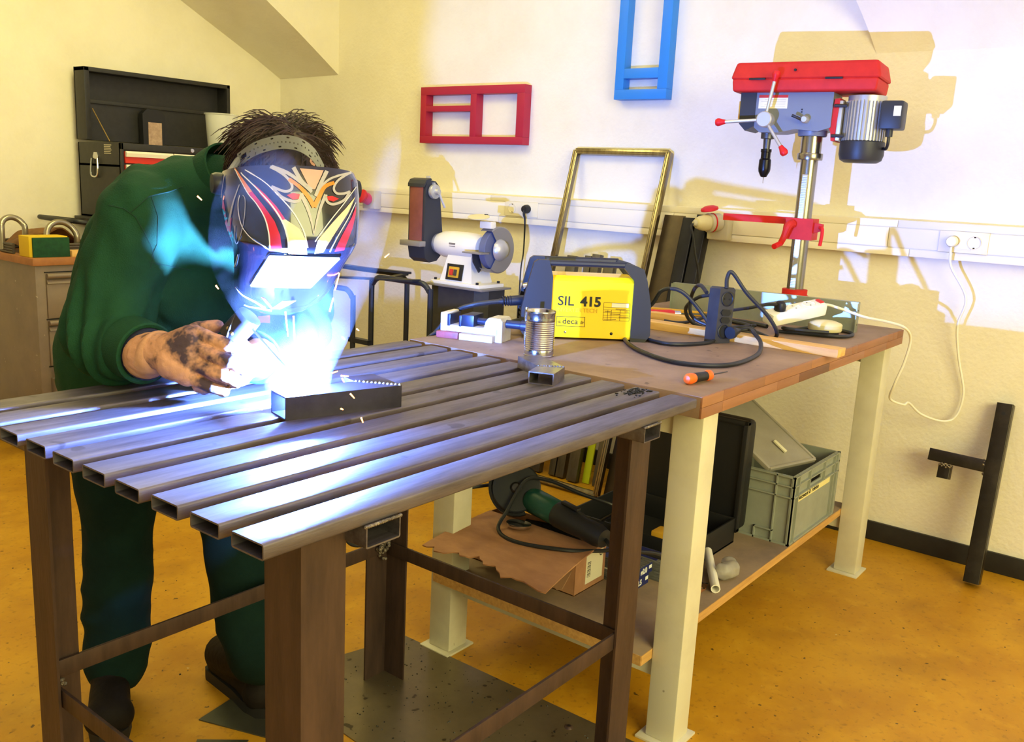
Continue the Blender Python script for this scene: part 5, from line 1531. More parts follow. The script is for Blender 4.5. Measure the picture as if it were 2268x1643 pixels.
# body under the clothes: one continuous figure
ft = Vector((-.377, -.926, 0))
body = [(PR, .09, PL_, .09), (PR, .09, RKN, .058), (RKN, .058, RAN, .042), (PL_, .09, LKN, .058), (LKN, .058, LAN, .042),
        (PR, .09, at(350, 540, 1.85), .07), (PL_, .09, at(450, 540, 1.88), .08), (at(350, 540, 1.85), .07, RSH, .05), (at(450, 540, 1.88), .08, LSH, .05),
        (at(430, 500, 1.85), .08, NECK, .055), (RSH, .055, REL, .042), (REL, .042, RCU, .032), (LSH, .055, LEL, .042), (LEL, .042, LCU, .032),
        (NECK, .058, HEAD, .062), (HEAD, .088, HEAD + Vector((0, -.01, .012)), .088), (HEAD + ft * .03 + Vector((0, 0, -.07)), .055, HEAD + ft * .045 + Vector((0, 0, -.095)), .04),
        (HEAD + ft * .085 + Vector((0, 0, -.045)), .012, HEAD + ft * .070 + Vector((0, 0, -.01)), .010),
        (HEAD + Vector((.926, -.377, 0)) * .088, .020, HEAD + Vector((.926, -.377, -.2)) * .088, .016), (HEAD - Vector((.926, -.377, 0)) * .088, .020, HEAD - Vector((.926, -.377, .2)) * .088, .016)]
obj('body', fused(body, .012, 3), m_skin, person, world=True)
# jacket
ELW = REL
jk = [(at(250, 800, 1.96), .118, at(300, 560, 1.86), .105), (at(390, 810, 2.06), .125, at(430, 520, 1.87), .118), (at(300, 560, 1.86), .105, at(345, 470, 1.76), .092),
      (at(430, 520, 1.87), .118, at(430, 452, 1.80), .098), (at(345, 470, 1.76), .090, at(470, 430, 1.78), .078), (at(470, 430, 1.78), .078, at(515, 425, 1.765), .068),
      (at(430, 452, 1.80), .095, at(600, 560, 1.86), .09), (at(400, 640, 1.86), .11, at(520, 640, 1.90), .11), (at(450, 560, 1.86), .095, at(560, 590, 1.88), .09), (at(420, 560, 1.88), .085, at(440, 660, 1.88), .085),
      (at(345, 470, 1.76), .088, RSH, .078), (RSH, .080, at(262, 620, 1.71), .074), (at(262, 620, 1.71), .074, REL, .074), (REL, .074, at(262, 775, 1.68), .066), (at(262, 775, 1.68), .062, RCU - (RCU - REL).normalized() * .050, .050),
      (at(600, 560, 1.86), .09, LSH, .078), (LSH, .078, LEL, .068), (LEL, .064, LCU - (LCU - LEL).normalized() * .045, .045),
      (at(258, 840, 1.985), .122, at(400, 840, 2.08), .128)]


def sleeve_folds(p, n):
    d = (p - REL).length
    w_ = math.exp(-(d / .13) ** 2)
    ax_ = (RCU - REL).normalized()
    t_ = (p - REL).dot(ax_)
    c_ = cloth(p, n) + w_ * .0075 * math.sin(t_ * 150 + 3.5 * noise.noise(p * 9) + p.z * 28)
    d2 = (p - LEL).length
    c_ += math.exp(-(d2 / .1) ** 2) * .006 * math.sin(p.x * 110 + p.z * 60)
    sp_ = p - at(345, 470, 1.76)
    c_ += math.exp(-(sp_.length / .16) ** 2) * .004 * math.sin(sp_.dot(Vector((.6, -.5, .6))) * 85 + 2 * noise.noise(p * 8))
    return c_


jo = obj('jacket', fused(jk, .007, 6, sleeve_folds), m_jacket, person, world=True)
# collar, cuffs and seams belong to the jacket
cx_ = (at(520, 400, 1.745) - at(480, 440, 1.78)).normalized()
obj('collar', MB().lathe([(.074, -.02), (.078, .0), (.074, .03), (.070, .045), (.066, .045), (.068, .0)], at(497, 412, 1.775), cx_, 30), m_jacket, jo, world=True)
for (c_, e_, r_) in ((RCU, REL, .052), (LCU, LEL, .047)):
    d_ = (c_ - e_).normalized()
    obj('cuff', MB().lathe([(r_ + .002, -.050), (r_ + .006, -.048), (r_ + .005, .004), (r_ + .002, .006), (r_ - .004, .003), (r_ - .004, -.03)], c_, d_, 30), m_jacket, jo, world=True)
    obj('knit_cuff', MB().lathe([(r_ - .004, -.03), (r_ - .005, .016), (r_ - .012, .018), (r_ - .014, -.03)], c_, d_, 26), m_undercuff, jo, world=True)
_jb = BVHTree.FromPolygons([tuple(v) for v in (ROOT[person.name] @ q.co for q in jo.data.vertices)], [tuple(f.vertices) for f in jo.data.polygons])


def on_surface(bvh, x, y, lift):
    o_ = CAM_POS
    d_ = (at(x, y, 1.0) - CAM_POS).normalized()
    h = bvh.ray_cast(o_, d_)
    if h[0] is None:
        return None
    n_ = h[1] if h[1].dot(d_) < 0 else -h[1]
    return h[0] + n_ * lift


def seam(pts, r_=.0016):
    out = []
    for i in range(len(pts) - 1):
        for k in range(6):
            t_ = k / 6
            q = on_surface(_jb, pts[i][0] * (1 - t_) + pts[i + 1][0] * t_, pts[i][1] * (1 - t_) + pts[i + 1][1] * t_, .0008)
            if q is not None:
                out.append(q)
    if len(out) > 3:
        obj('seam', MB().tube(out, r_ * .6, 5, smooth=False), M('seam_green', (22, 56, 36), .9), jo, world=True)


seam([(242, 455), (275, 462), (300, 480), (320, 515), (335, 545), (340, 570), (330, 600)])
seam([(290, 470), (330, 435), (375, 425), (410, 412)])
seam([(335, 435), (350, 480), (348, 540), (330, 580)])
seam([(330, 580), (380, 590), (430, 600)])
obj('red_pocket_tab', MB().bar(at(585, 742, 1.70), at(585, 700, 1.71), .022, .004, up=-CAM_F), m_red, person, world=True, label='red cloth tab on the jacket front')
# trousers
tr_ = [(PR, .115, at(258, 1000, 2.04), .098), (at(258, 1000, 2.04), .096, RKN, .076), (RKN, .076, at(258, 1330, 2.12), .074), (at(258, 1330, 2.12), .074, RAN, .070),
       (PL_, .115, at(470, 1000, 2.09), .096), (at(470, 1000, 2.09), .094, LKN, .078), (LKN, .078, at(545, 1320, 2.095), .078), (at(545, 1320, 2.095), .078, LAN, .074), (PR, .12, PL_, .12)]


def leg_folds(p, n):
    q_ = Vector((p.x * 5 + p.z * 3, p.y * 5, p.z * 11))
    return cloth(p, n) + (1 - abs(noise.noise(q_) * 2.4)) * .006 * math.exp(-((p.z - .2) / .22) ** 2)


obj('trousers', fused(tr_, .009, 10, leg_folds), m_trous, person, world=True)


# boots
def boot(ank, heel, toe, name):
    heel, toe = Vector((heel[0], heel[1], 0)), Vector((toe[0], toe[1], 0))
    d_ = (toe - heel).normalized()
    L = (toe - heel).length
    sd2 = Vector((-d_.y, d_.x, 0))
    cs = [(Vector((ank.x, ank.y, .15)), .054, heel + d_ * .045 + Vector((0, 0, .07)), .048), (heel + d_ * .04 + Vector((0, 0, .050)), .041, heel + d_ * (L * .55) + Vector((0, 0, .062)), .044),
          (heel + d_ * (L * .55) + Vector((0, 0, .062)), .044, toe - d_ * .055 + Vector((0, 0, .050)), .046), (toe - d_ * .055 + sd2 * .012 + Vector((0, 0, .048)), .042, toe - d_ * .05 - sd2 * .012 + Vector((0, 0, .048)), .042),
          (Vector((ank.x, ank.y, .15)), .052, heel + d_ * (L * .42) + Vector((0, 0, .085)), .044)]
    mb = fused(cs, .006, 3)
    for q in mb.v:
        if q.z < .024:
            q.z = .024
    b = obj(name, mb, m_boot, person, world=True)
    pts = []
    for (t_, w_) in ((.01, .018), (.03, .032), (.08, .038), (.5, .038), (.75, .045), (.9, .039), (.975, .020)):
        pts.append((t_ * L, w_))
    poly = [(a_, b_) for a_, b_ in pts] + [(a_, -b_) for a_, b_ in reversed(pts)]
    obj('sole', MB().prism(poly, .028, heel, d_, sd2, (0, 0, 1)), m_sole, b, world=True)
    for k in range(4):
        c_ = heel + d_ * (L * (.40 + .075 * k)) + Vector((0, 0, .128 - .012 * k - (.004 * k * k if k > 1 else 0)))
        obj('lace', MB().tube([c_ + sd2 * .022 - Vector((0, 0, .006)), c_ + Vector((0, 0, .003)), c_ - sd2 * .022 - Vector((0, 0, .006))], .003, 6), m_print, b, world=True)
    return b


boot(RAN, (.440, 1.200), (.300, .955), 'boot')
boot(LAN, (.640, 1.065), (.615, .785), 'boot')
# gloves
rg_ = [(at(326, 787, 1.600), .038, at(350, 780, 1.590), .037), (at(350, 780, 1.590), .036, at(382, 782, 1.572), .034), (at(382, 778, 1.572), .034, at(424, 756, 1.560), .030), (at(385, 802, 1.566), .032, at(418, 822, 1.558), .027), (at(405, 785, 1.565), .032, at(425, 790, 1.558), .030),
       (at(440, 738, 1.552), .0122, at(504, 764, 1.540), .0116), (at(504, 764, 1.540), .0116, at(538, 790, 1.554), .0108), (at(538, 790, 1.554), .0108, at(538, 806, 1.585), .0098),
       (at(436, 772, 1.546), .0124, at(506, 800, 1.528), .0118), (at(506, 800, 1.528), .0118, at(541, 819, 1.546), .0108), (at(541, 819, 1.546), .0108, at(534, 828, 1.580), .0098),
       (at(430, 806, 1.546), .0120, at(490, 831, 1.529), .0114), (at(490, 831, 1.529), .0114, at(525, 846, 1.548), .0104), (at(525, 846, 1.548), .0104, at(515, 850, 1.578), .0095),
       (at(420, 836, 1.552), .0110, at(466, 857, 1.541), .0102), (at(466, 857, 1.541), .0102, at(498, 867, 1.556), .0094), (at(498, 867, 1.556), .0094, at(490, 868, 1.580), .0088),
       (at(396, 762, 1.582), .022, at(440, 732, 1.600), .017), (at(440, 732, 1.600), .017, at(482, 722, 1.598), .0112)]
gl = obj('glove', fused(rg_, .0028, 1, lambda p, n: .0012 * noise.noise(p * 70)), m_glove, person, world=True, label='sooty tan leather glove on the near hand')
obj('glove_gauntlet', fused([(at(326, 789, 1.602), .040, at(352, 780, 1.590), .0375)], .005, 2, lambda p, n: .0022 * math.sin((p - RCU).length * 300)), m_gcuff, gl, world=True)
lg_ = [(at(574, 792, 1.640), .036, at(548, 798, 1.628), .032), (at(548, 798, 1.628), .032, at(524, 812, 1.612), .032), (at(528, 822, 1.612), .028, at(500, 836, 1.600), .024),
       (at(522, 800, 1.605), .0122, at(478, 822, 1.585), .0110), (at(478, 822, 1.585), .0110, at(440, 838, 1.580), .0100),
       (at(518, 822, 1.602), .0122, at(476, 846, 1.590), .0110), (at(476, 846, 1.590), .0110, at(436, 852, 1.585), .0096),
       (at(512, 838, 1.602), .0118, at(474, 858, 1.596), .0104), (at(474, 858, 1.596), .0104, at(440, 860, 1.590), .0092),
       (at(506, 848, 1.602), .0104, at(478, 862, 1.604), .0092), (at(478, 862, 1.604), .0092, at(452, 864, 1.602), .0100),
       (at(540, 782, 1.612), .018, at(530, 760, 1.600), .015), (at(530, 760, 1.600), .015, at(520, 744, 1.592), .013)]
obj('glove', fused(lg_, .0036, 2, lambda p, n: .0012 * noise.noise(p * 70)), m_glove, person, world=True, label='tan leather glove steadying the grip from beyond')
# hair
hc = fused([(HEAD + Vector((.0, .006, .012)), .098, HEAD + Vector((0, .03, -.02)), .09), (HEAD + ft * .016 + Vector((0, 0, .018)), .084, HEAD + ft * .016, .084)], .010, 3, lambda p, n: .006 * noise.noise(p * 30))
ho = obj('hair', hc, m_hair, person, world=True)
random.seed(42)
hs_ = MB()
for k in range(2600):
    a_, b_ = random.uniform(0, 2 * math.pi), math.acos(random.uniform(-.55, 1))
    u_ = Vector((math.sin(b_) * math.cos(a_), math.sin(b_) * math.sin(a_), math.cos(b_)))
    p0_ = HEAD + Vector((0, .006, .010)) + u_ * (.0975 + .006 * max(0, u_.dot(ft)))
    crown = max(0, (u_ - Vector((0, 0, .75))).length < .75)
    L = random.uniform(.020, .040) + (.030 * random.random() if crown else 0)
    tn = Vector((.55, .05, -.35)) if u_.x > -.1 else Vector((-.45, .2, -.4))
    tn = tn + Vector((random.gauss(0, .28), random.gauss(0, .28), random.gauss(0, .25)))
    tn = (tn - u_ * tn.dot(u_))
    tn = tn.normalized() if tn.length > .01 else u_.orthogonal()
    out_ = random.uniform(.0, .10) + (random.uniform(.0, .62) ** 1.4 if crown else 0)
    p1_ = p0_ + tn * L * .5 + u_ * L * out_ * .8
    p2_ = p0_ + tn * L * 1.0 + u_ * L * out_ * .9 - Vector((0, 0, .08 * L))
    hs_.tube([p0_, p1_, p2_], .0012, 3, rr=[.0016, .0013, .0004], sub=3, cap=False)
obj('hair_strands', hs_, m_hair, ho, world=True)

# ------------------------------------------------------------------ welding helmet
th = math.radians(15)
G_ = Vector((-.377, -.926, 0))
HF = Vector((math.cos(th) * G_.x, math.cos(th) * G_.y, -math.sin(th)))
HT_ = Vector((math.sin(th) * G_.x, math.sin(th) * G_.y, math.cos(th)))
HS = Vector((.926, -.377, 0))
HO = at(692, 540, 1.50) - HF * .150
#        h      a     dfront dside  round
ROWS = [(.124, .126, .094, -.012, .92), (.113, .131, .102, .000, .92), (.085, .132, .118, .010, .90), (.045, .130, .137, .020, .86), (.010, .124, .150, .030, .80), (-.008, .120, .152, .036, .74),
        (-.030, .114, .140, .036, .72), (-.070, .106, .112, .026, .72), (-.112, .100, .080, .012, .74), (-.140, .096, .062, .000, .80), (-.165, .086, .046, -.010, .88), (-.185, .070, .030, -.020, .95), (-.192, .058, .022, -.026, 1.0)]


def lerp_row(v):
    x_ = v * (len(ROWS) - 1)
    i_ = min(int(x_), len(ROWS) - 2)
    t_ = x_ - i_
    return [p_ * (1 - t_) + q_ * t_ for p_, q_ in zip(ROWS[i_], ROWS[i_ + 1])]


def shell(u, v, off=0.0):
    h_, a_, df, ds2, ex = lerp_row(v)
    ph_ = (u - .5) * math.pi
    sx_ = math.copysign(abs(math.sin(ph_)) ** ex, ph_)
    cx2 = max(math.cos(ph_), 0) ** ex
    drop = .046 * (1 - cx2) * max(0.0, min(1.0, (h_ + .06) / .16))
    A_h = HO + HF * .150
    q_ = HO + HS * ((a_ * .945 + off) * sx_ - .004) + HF * (ds2 + (df - ds2 + off) * cx2) + HT_ * (h_ - drop)
    return A_h + (q_ - A_h) * .935


m_shell = M('gloss_black_helmet', (22, 20, 30), .22, coat=.8)
m_hw = M('helmet_white_print', (226, 220, 214), .35)
m_hg = M('helmet_silver_print', (176, 170, 166), .35)
m_hr = M('helmet_red_print', (204, 34, 44), .35)
m_ho = M('helmet_orange_print', (226, 132, 34), .35)
m_hy = M('helmet_cream_print', (246, 214, 160), .35)
m_lens = M('lens_cover', (150, 156, 168), .12, coat=1.0)
m_band = M('headband_plastic', (120, 118, 116), .4)
hl = thing('welding_helmet', 'black welding helmet with red, white and orange flame graphics', 'helmet', tuple(HO))
hmb = MB().grid(lambda u, v: shell(u, v), 56, 60)
sh_ = obj('shell', hmb, m_shell, hl, world=True, thick=.003)
_hb = BVHTree.FromPolygons([tuple(v) for v in hmb.v], hmb.f)
ZS = 4.3237


def zpx(q):
    return (440 + q[0] / ZS, 340 + q[1] / ZS)


def decal(poly, mat, lift=.0026, name='flame_print', zoom=True):
    """paint a closed outline onto the helmet: triangulated, refined and laid on the shell"""
    pts = [zpx(q) if zoom else q for q in poly]
    bm = bmesh.new()
    vs2 = [bm.verts.new((x_, y_, 0)) for x_, y_ in pts]
    tris = geometry.tessellate_polygon([[Vector((x_, y_, 0)) for x_, y_ in pts]])
    for t_ in tris:
        try:
            bm.faces.new([vs2[i] for i in t_])
        except ValueError:
            pass
    for _ in range(4):
        lg2 = [e for e in bm.edges if e.calc_length() > 9]
        if not lg2:
            break
        bmesh.ops.subdivide_edges(bm, edges=lg2, cuts=1)
        bmesh.ops.triangulate(bm, faces=bm.faces[:])
    bm.verts.index_update()
    ok, out = {}, MB()
    for q in bm.verts:
        w_ = on_surface(_hb, q.co.x, q.co.y, lift)
        if w_ is not None:
            ok[q.index] = len(out.v)
            out.v.append(w_)
    for f in bm.faces:
        if all(q.index in ok for q in f.verts):
            out.f.append(tuple(ok[q.index] for q in f.verts))
    bm.free()
    if out.f:
        return obj(name, out, mat, sh_, world=True)


def stroke(line, w0, w1, mat, lift=.0030, name='flame_print', taper=True):
    """a line of changing width in the same outline space"""
    P2 = [Vector((a_, b_)) for a_, b_ in line]
    Q = []
    for i in range(len(P2) - 1):
        p0_, p1_, p2_, p3_ = P2[max(i - 1, 0)], P2[i], P2[i + 1], P2[min(i + 2, len(P2) - 1)]
        for k in range(6):
            t_ = k / 6
            Q.append(.5 * ((2 * p1_) + (p2_ - p0_) * t_ + (2 * p0_ - 5 * p1_ + 4 * p2_ - p3_) * t_ * t_ + (3 * p1_ - p0_ - 3 * p2_ + p3_) * t_ ** 3))
    Q.append(P2[-1])
    Lf, Rt = [], []
    for i, q in enumerate(Q):
        d_ = (Q[min(i + 1, len(Q) - 1)] - Q[max(i - 1, 0)])
        d_ = d_.normalized() if d_.length > 0 else Vector((1, 0))
        n_ = Vector((-d_.y, d_.x))
        t_ = i / (len(Q) - 1)
        w_ = (w0 * (1 - t_) + w1 * t_) * (1.35 if w0 > 11 else 1.0)
        Lf.append(q + n_ * w_ / 2)
        Rt.append(q - n_ * w_ / 2)
    out = MB()
    ids = []
    for a_, b_ in zip(Lf, Rt):
        pa, pb = on_surface(_hb, *zpx(a_), lift), on_surface(_hb, *zpx(b_), lift)
        if pa is None or pb is None:
            ids.append(None)
            continue
        ids.append(len(out.v))
        out.v += [pa, pb]
    for i in range(len(ids) - 1):
        if ids[i] is not None and ids[i + 1] is not None:
            out.f.append((ids[i], ids[i] + 1, ids[i + 1] + 1, ids[i + 1]))
    if out.f:
        return obj(name, out, mat, sh_, world=True)


decal([(335, 110), (430, 240), (520, 365), (480, 380), (400, 235)], m_ho)
decal([(480, 380), (520, 365), (640, 520), (730, 650), (780, 780), (800, 920), (690, 925), (680, 780), (640, 620), (560, 480)], m_hr)
decal([(535, 295), (640, 390), (745, 505), (830, 630), (790, 640), (700, 515), (600, 400)], m_hr)
decal([(830, 630), (960, 720), (1020, 820), (1038, 955), (885, 955), (860, 800), (790, 640)], m_hy)
stroke([(325, 95), (600, 250), (760, 400), (900, 560), (1000, 740), (1040, 900)], 8, 14, m_hw)
stroke([(415, 190), (560, 335), (700, 495), (800, 650), (850, 800), (870, 950)], 10, 20, m_hw)
stroke([(325, 95), (400, 235), (480, 382), (560, 482), (640, 622), (678, 780), (686, 920)], 6, 14, m_hw)
stroke([(975, 385), (1035, 520), (1075, 650), (1098, 780)], 30, 6, m_hg)
stroke([(1210, 395), (1160, 520), (1125, 650), (1098, 780)], 26, 6, m_hg)
stroke([(645, 113), (800, 195), (882, 285), (886, 345), (820, 365), (700, 318)], 20, 18, m_hg)
stroke([(700, 318), (790, 415), (900, 462), (960, 450), (975, 385)], 22, 20, m_hg)
stroke([(1448, 186), (1335, 250), (1285, 330), (1310, 382), (1380, 385), (1435, 365)], 16, 16, m_hg)
stroke([(1435, 365), (1380, 448), (1280, 488), (1222, 460), (1210, 395)], 18, 18, m_hg)
stroke([(645, 113), (850, 190), (1000, 300), (1078, 372)], 26, 22, m_hg)
stroke([(905, 138), (985, 270), (1080, 352)], 30, 22, m_hg)
stroke([(1220, 172), (1165, 285), (1115, 405)], 28, 24, m_hg)
stroke([(1445, 188), (1260, 240), (1160, 330), (1112, 410)], 12, 22, m_hg)
decal([(965, 146), (1190, 166), (1110, 345), (1065, 345)], M('helmet_tan_print', (206, 160, 140), .35))
stroke([(862, 248), (970, 330), (1050, 425), (1100, 515)], 24, 32, m_ho, .0033)
stroke([(1288, 282), (1200, 322), (1145, 420), (1100, 515)], 24, 32, m_ho, .0034)
decal([(842, 402), (900, 380), (965, 392), (955, 438), (900, 444)], m_hr, .0034)
decal([(1220, 412), (1270, 408), (1332, 436), (1280, 462), (1230, 448)], m_hr, .0034)
decal([(1490, 410), (1400, 525), (1280, 655), (1135, 830), (1105, 950), (1190, 935), (1300, 760), (1420, 570)], m_hy)
decal([(1495, 500), (1455, 610), (1395, 725), (1330, 850), (1295, 930), (1385, 915), (1460, 720), (1492, 580)], m_hr)
stroke([(1495, 320), (1380, 480), (1240, 660), (1110, 840)], 7, 12, m_hw)
stroke([(1490, 470), (1420, 620), (1330, 780), (1250, 930)], 6, 12, m_hw)
decal([(246, 415), (262, 500), (278, 620), (302, 700), (284, 800), (254, 700), (236, 560)], m_hr)
decal([(330, 610), (316, 760), (338, 900), (352, 980), (330, 1010), (296, 900), (274, 770), (304, 650)], m_hr)
stroke([(262, 205), (240, 350), (228, 500), (250, 720), (262, 900), (230, 1100), (160, 1260)], 6, 10, m_hg)
stroke([(402, 300), (350, 450), (316, 600), (302, 690)], 6, 26, m_hg)
stroke([(432, 400), (455, 440), (450, 600), (420, 760), (380, 860), (360, 800), (362, 690)], 6, 6, m_hg)
stroke([(405, 400), (390, 480), (400, 600), (440, 720), (540, 830), (680, 910)], 6, 9, m_hw)
stroke([(180, 820), (160, 950), (150, 1080), (190, 1150), (230, 1080)], 5, 6, m_hg)
stroke([(295, 990), (270, 1060), (310, 1105), (360, 1075), (390, 960)], 10, 8, m_hw)
decal([(228, 1110), (205, 1215), (165, 1262), (180, 1190)], m_hr)
decal([(185, 1285), (262, 1305), (272, 1342), (220, 1335)], m_ho)
decal([(190, 1325), (250, 1395), (335, 1448), (285, 1440), (215, 1390)], m_ho)
stroke([(158, 1290), (200, 1395), (285, 1470), (335, 1455)], 8, 8, m_hw)
stroke([(365, 1275), (430, 1345), (540, 1405), (640, 1472)], 6, 22, m_hw)
stroke([(385, 1400), (460, 1445), (560, 1465), (700, 1490)], 6, 18, m_hw)
decal([(600, 1365), (640, 1380), (715, 1478), (690, 1470)], m_hr)
decal([(700, 1472), (800, 1402), (930, 1398), (860, 1440), (780, 1478)], m_hw)
# lens window with a thin frame
lw = decal([(690, 968), (1325, 985), (1240, 1090), (1060, 1250), (520, 1242), (600, 1120)], m_lens, .0045, 'lens_window')
for a_, b_ in (((685, 962), (1335, 982)), ((1335, 982), (1062, 1258)), ((1062, 1258), (512, 1248)), ((512, 1248), (685, 962))):
    stroke([a_, ((a_[0] + b_[0]) / 2, (a_[1] + b_[1]) / 2), b_], 12, 12, m_hg, .0052, 'lens_frame')
# head gear: band over the back of the head, pivot knobs
bpts = [at(528, 354, 1.625), at(560, 331, 1.600), at(595, 318, 1.588), at(630, 313, 1.584), at(665, 320, 1.588), at(695, 342, 1.600), at(716, 378, 1.615)]


def band(u, v):
    x_ = u * (len(bpts) - 1)
    i_ = min(int(x_), len(bpts) - 2)
    t_ = x_ - i_
    p0_, p1_, p2_, p3_ = bpts[max(i_ - 1, 0)], bpts[i_], bpts[i_ + 1], bpts[min(i_ + 2, len(bpts) - 1)]
    c_ = .5 * ((2 * p1_) + (p2_ - p0_) * t_ + (2 * p0_ - 5 * p1_ + 4 * p2_ - p3_) * t_ * t_ + (3 * p1_ - p0_ - 3 * p2_ + p3_) * t_ ** 3)
    up_ = (CAM_U * .9 + (c_ - HEAD).normalized() * .2)
    return c_ + up_ * (.011 - .024 * v)


bnd = MB()
NU_, NV_ = 96, 9
vs = [band(i / NU_, j / NV_) for j in range(NV_ + 1) for i in range(NU_ + 1)]
fs = []
for j in range(NV_):
    for i in range(NU_):
        c8 = i % 8
        hole = (j == 4 and c8 in (1, 5)) or (j in (1, 7) and c8 in (2, 3, 4) and (i // 8) % 2 == (0 if j == 1 else 1)) or (3 <= j <= 5 and 4 <= i <= 9)
        if not hole:
            fs.append((j * (NU_ + 1) + i, j * (NU_ + 1) + i + 1, (j + 1) * (NU_ + 1) + i + 1, (j + 1) * (NU_ + 1) + i))
obj('headband', bnd.add(vs, fs), m_band, hl, world=True, thick=.002, label='perforated grey plastic headband')
for sg in (-1, 1):
    e_ = shell(.5 + .5 * sg, .06)
    kn_ = obj('pivot_knob', MB().lathe([(.016, -.010), (.018, -.006), (.0185, .010), (.016, .016), (.0001, .017)], e_ - HT_ * .012 - HF * .004, HS * sg, 22), m_black, hl, world=True)
    obj('side_strap', MB().tube([e_ - HT_ * .012, at(528, 354, 1.625) if sg < 0 else at(716, 378, 1.615)], .006, 8), m_band, hl, world=True)

# ------------------------------------------------------------------ electrode holder
m_hold = M('holder_black', (46, 42, 46), .4)
eh = thing('electrode_holder', 'dark electrode holder gripped in the sooty gloves', 'electrode holder', tuple(at(500, 760, 1.58)))
g0, g1 = at(462, 800, 1.585), at(556, 698, 1.560)
gd = (g1 - g0).normalized()
gl_ = (g1 - g0).length
obj('grip', MB().lathe([(.0001, 0), (.013, .002), (.014, .03), (.0135, gl_ * .5), (.015, gl_ * .52)], g0, gd, 18), m_hold, eh, world=True)
obj('jaw_cover', MB().lathe([(.015, gl_ * .50), (.023, gl_ * .53), (.0235, gl_ * .80), (.022, gl_ * .98), (.017, gl_), (.0001, gl_)], g0, gd, 20), m_hold, eh, world=True)
obj('lever', MB().tube([at(500, 752, 1.548), at(510, 722, 1.545), at(524, 696, 1.55), at(540, 705, 1.548)], .0028, 6), m_hold, eh, world=True)
for q_ in ((505, 727), (514, 738)):
    obj('rivet', MB().ball(at(q_[0], q_[1], 1.547), .0035, 6), m_brass, eh, world=True)
obj('lead', MB().tube([g0, g0 - gd * .03, at(470, 858, 1.66), at(540, 862, 1.76), at(620, 850, 1.86), at(690, 850, 1.95), at(735, 960, 1.97), at(752, 1130, 1.97), at(768, 1192, 1.97), at(795, 1206, 1.97), at(830, 1190, 1.98), at(870, 1110, 2.0), Vector((.99, .93, .47))], .0065, 10), m_rubber, eh, world=True)
rod_a, rod_b = at(553, 722, 1.555), ARC + Vector((-.006, .006, .022))
solo('welding_rod', MB().cyl(rod_a, rod_b, .0019, n=10), m_rod, 'thin welding rod held over the bright arc', 'welding rod')

# ------------------------------------------------------------------ arc, smoke and sparks
m_arc = bpy.data.materials.new('arc_plasma')
m_arc.use_nodes = True
nt = m_arc.node_tree
nt.nodes.clear()
em = nt.nodes.new('ShaderNodeEmission')
em.inputs[0].default_value = (.13, .29, 1.0, 1)
em.inputs[1].default_value = ARC_STRENGTH
ou = nt.nodes.new('ShaderNodeOutputMaterial')
nt.links.new(em.outputs[0], ou.inputs[0])
solo('welding_arc', MB().ball(ARC, .009, 10, (1, 1, 1.05)), m_arc, 'brilliant blue white welding arc on the workpiece', 'welding arc')
m_spark = M('spark_glow', (255, 120, 60), .5, emit=(255, 140, 70), estr=14)
random.seed(9)
SPK = [(742, 642, 752, 605, 1.62), (730, 690, 738, 660, 1.62), (632, 690, 638, 745, 1.58), (650, 700, 653, 760, 1.60), (437, 434, 447, 443, 1.55), (478, 632, 484, 640, 1.50), (776, 872, 785, 882, 1.45), (800, 925, 804, 936, 1.42),
       (755, 832, 772, 833, 1.52), (735, 826, 748, 822, 1.52), (758, 838, 762, 846, 1.50), (576, 905, 581, 907, 1.45), (790, 728, 795, 732, 1.75), (758, 746, 764, 752, 1.75), (852, 570, 862, 562, 1.9), (755, 905, 760, 907, 1.44)]
SPL = ['long upright orange spark right of the helmet chin, upper of two', 'orange spark right of the helmet chin, lower of two', 'upright orange spark streak under the lens, left of two', 'upright orange spark streak under the lens, right of two',
       'orange spark in front of the green collar', 'orange spark at the lower left edge of helmet', 'slanting orange spark before the dark workpiece face', 'bright orange spark just below the dark workpiece', 'level orange spark above the workpiece, right one', 'level orange spark above the workpiece, left one',
       'tiny orange spark touching the top of the workpiece', 'faint orange spark left below the welding arc', 'small orange spark at the dark rack, upper one', 'small orange spark at the dark rack, lower one', 'white orange spark against the wall left of grinder', 'faint orange spark under the workpiece left end']
for (x0, y0, x1, y1, dp_), sl_ in zip(SPK, SPL):
    solo('spark', MB().cyl(at(x0, y0, dp_), at(x1, y1, dp_ + .004), .0014, .0009, 6), m_spark, sl_, 'spark', 'sparks around the welding arc')
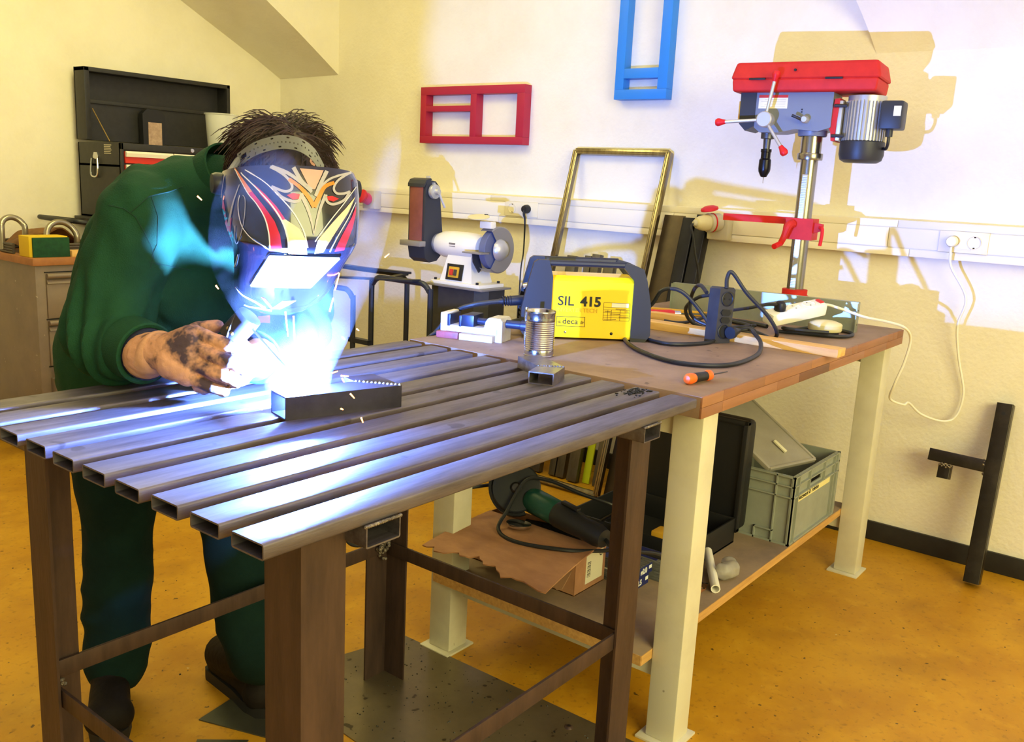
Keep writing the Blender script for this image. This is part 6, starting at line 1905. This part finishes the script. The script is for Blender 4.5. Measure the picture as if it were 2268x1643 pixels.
# smoke: a thin scattering plume that rises from the arc past the helmet
m_smoke = bpy.data.materials.new('welding_fume')
m_smoke.use_nodes = True
nt = m_smoke.node_tree
nt.nodes.clear()
vs_n = nt.nodes.new('ShaderNodeVolumeScatter')
vs_n.inputs['Color'].default_value = (.92, .94, 1.0, 1)
vs_n.inputs['Anisotropy'].default_value = .1
tcn = nt.nodes.new('ShaderNodeTexCoord')
nz_ = nt.nodes.new('ShaderNodeTexNoise')
nz_.inputs['Scale'].default_value = 9.0
nz_.inputs['Detail'].default_value = 4
nz_.inputs['Distortion'].default_value = .6
mr_ = nt.nodes.new('ShaderNodeMapRange')
mr_.inputs['From Min'].default_value, mr_.inputs['From Max'].default_value = .40, .72
mr_.inputs['To Min'].default_value, mr_.inputs['To Max'].default_value = 0.0, SMOKE
nt.links.new(tcn.outputs['Object'], nz_.inputs['Vector'])
nt.links.new(nz_.outputs['Fac'], mr_.inputs['Value'])
nt.links.new(mr_.outputs[0], vs_n.inputs['Density'])
ou = nt.nodes.new('ShaderNodeOutputMaterial')
nt.links.new(vs_n.outputs[0], ou.inputs['Volume'])
path = [at(656, 900, 1.570), at(658, 862, 1.585), at(678, 800, 1.58), at(712, 690, 1.56), at(735, 580, 1.56), at(752, 460, 1.62), at(752, 330, 1.72), at(720, 220, 1.80), at(690, 110, 1.86), at(700, 0, 1.9), at(720, -120, 1.94)]
smk = obj('welding_smoke', MB().tube(path, .05, 20, rr=[.030, .058, .050, .062, .080, .095, .120, .140, .150, .150, .12], sub=5), m_smoke)
tag(smk, 'thin bluish welding smoke rising from the arc past the helmet', 'smoke', kind='stuff')
path = [at(628, 800, 1.47), at(600, 720, 1.43), at(570, 640, 1.40), at(548, 560, 1.40), at(556, 470, 1.42), at(590, 390, 1.46), at(620, 310, 1.52), at(640, 230, 1.60)]
smk = obj('welding_smoke', MB().tube(path, .05, 18, rr=[.018, .036, .050, .058, .060, .060, .052, .02], sub=5), m_smoke)
tag(smk, 'wisp of blue smoke drifting in front of the helmet and collar', 'smoke', kind='stuff')
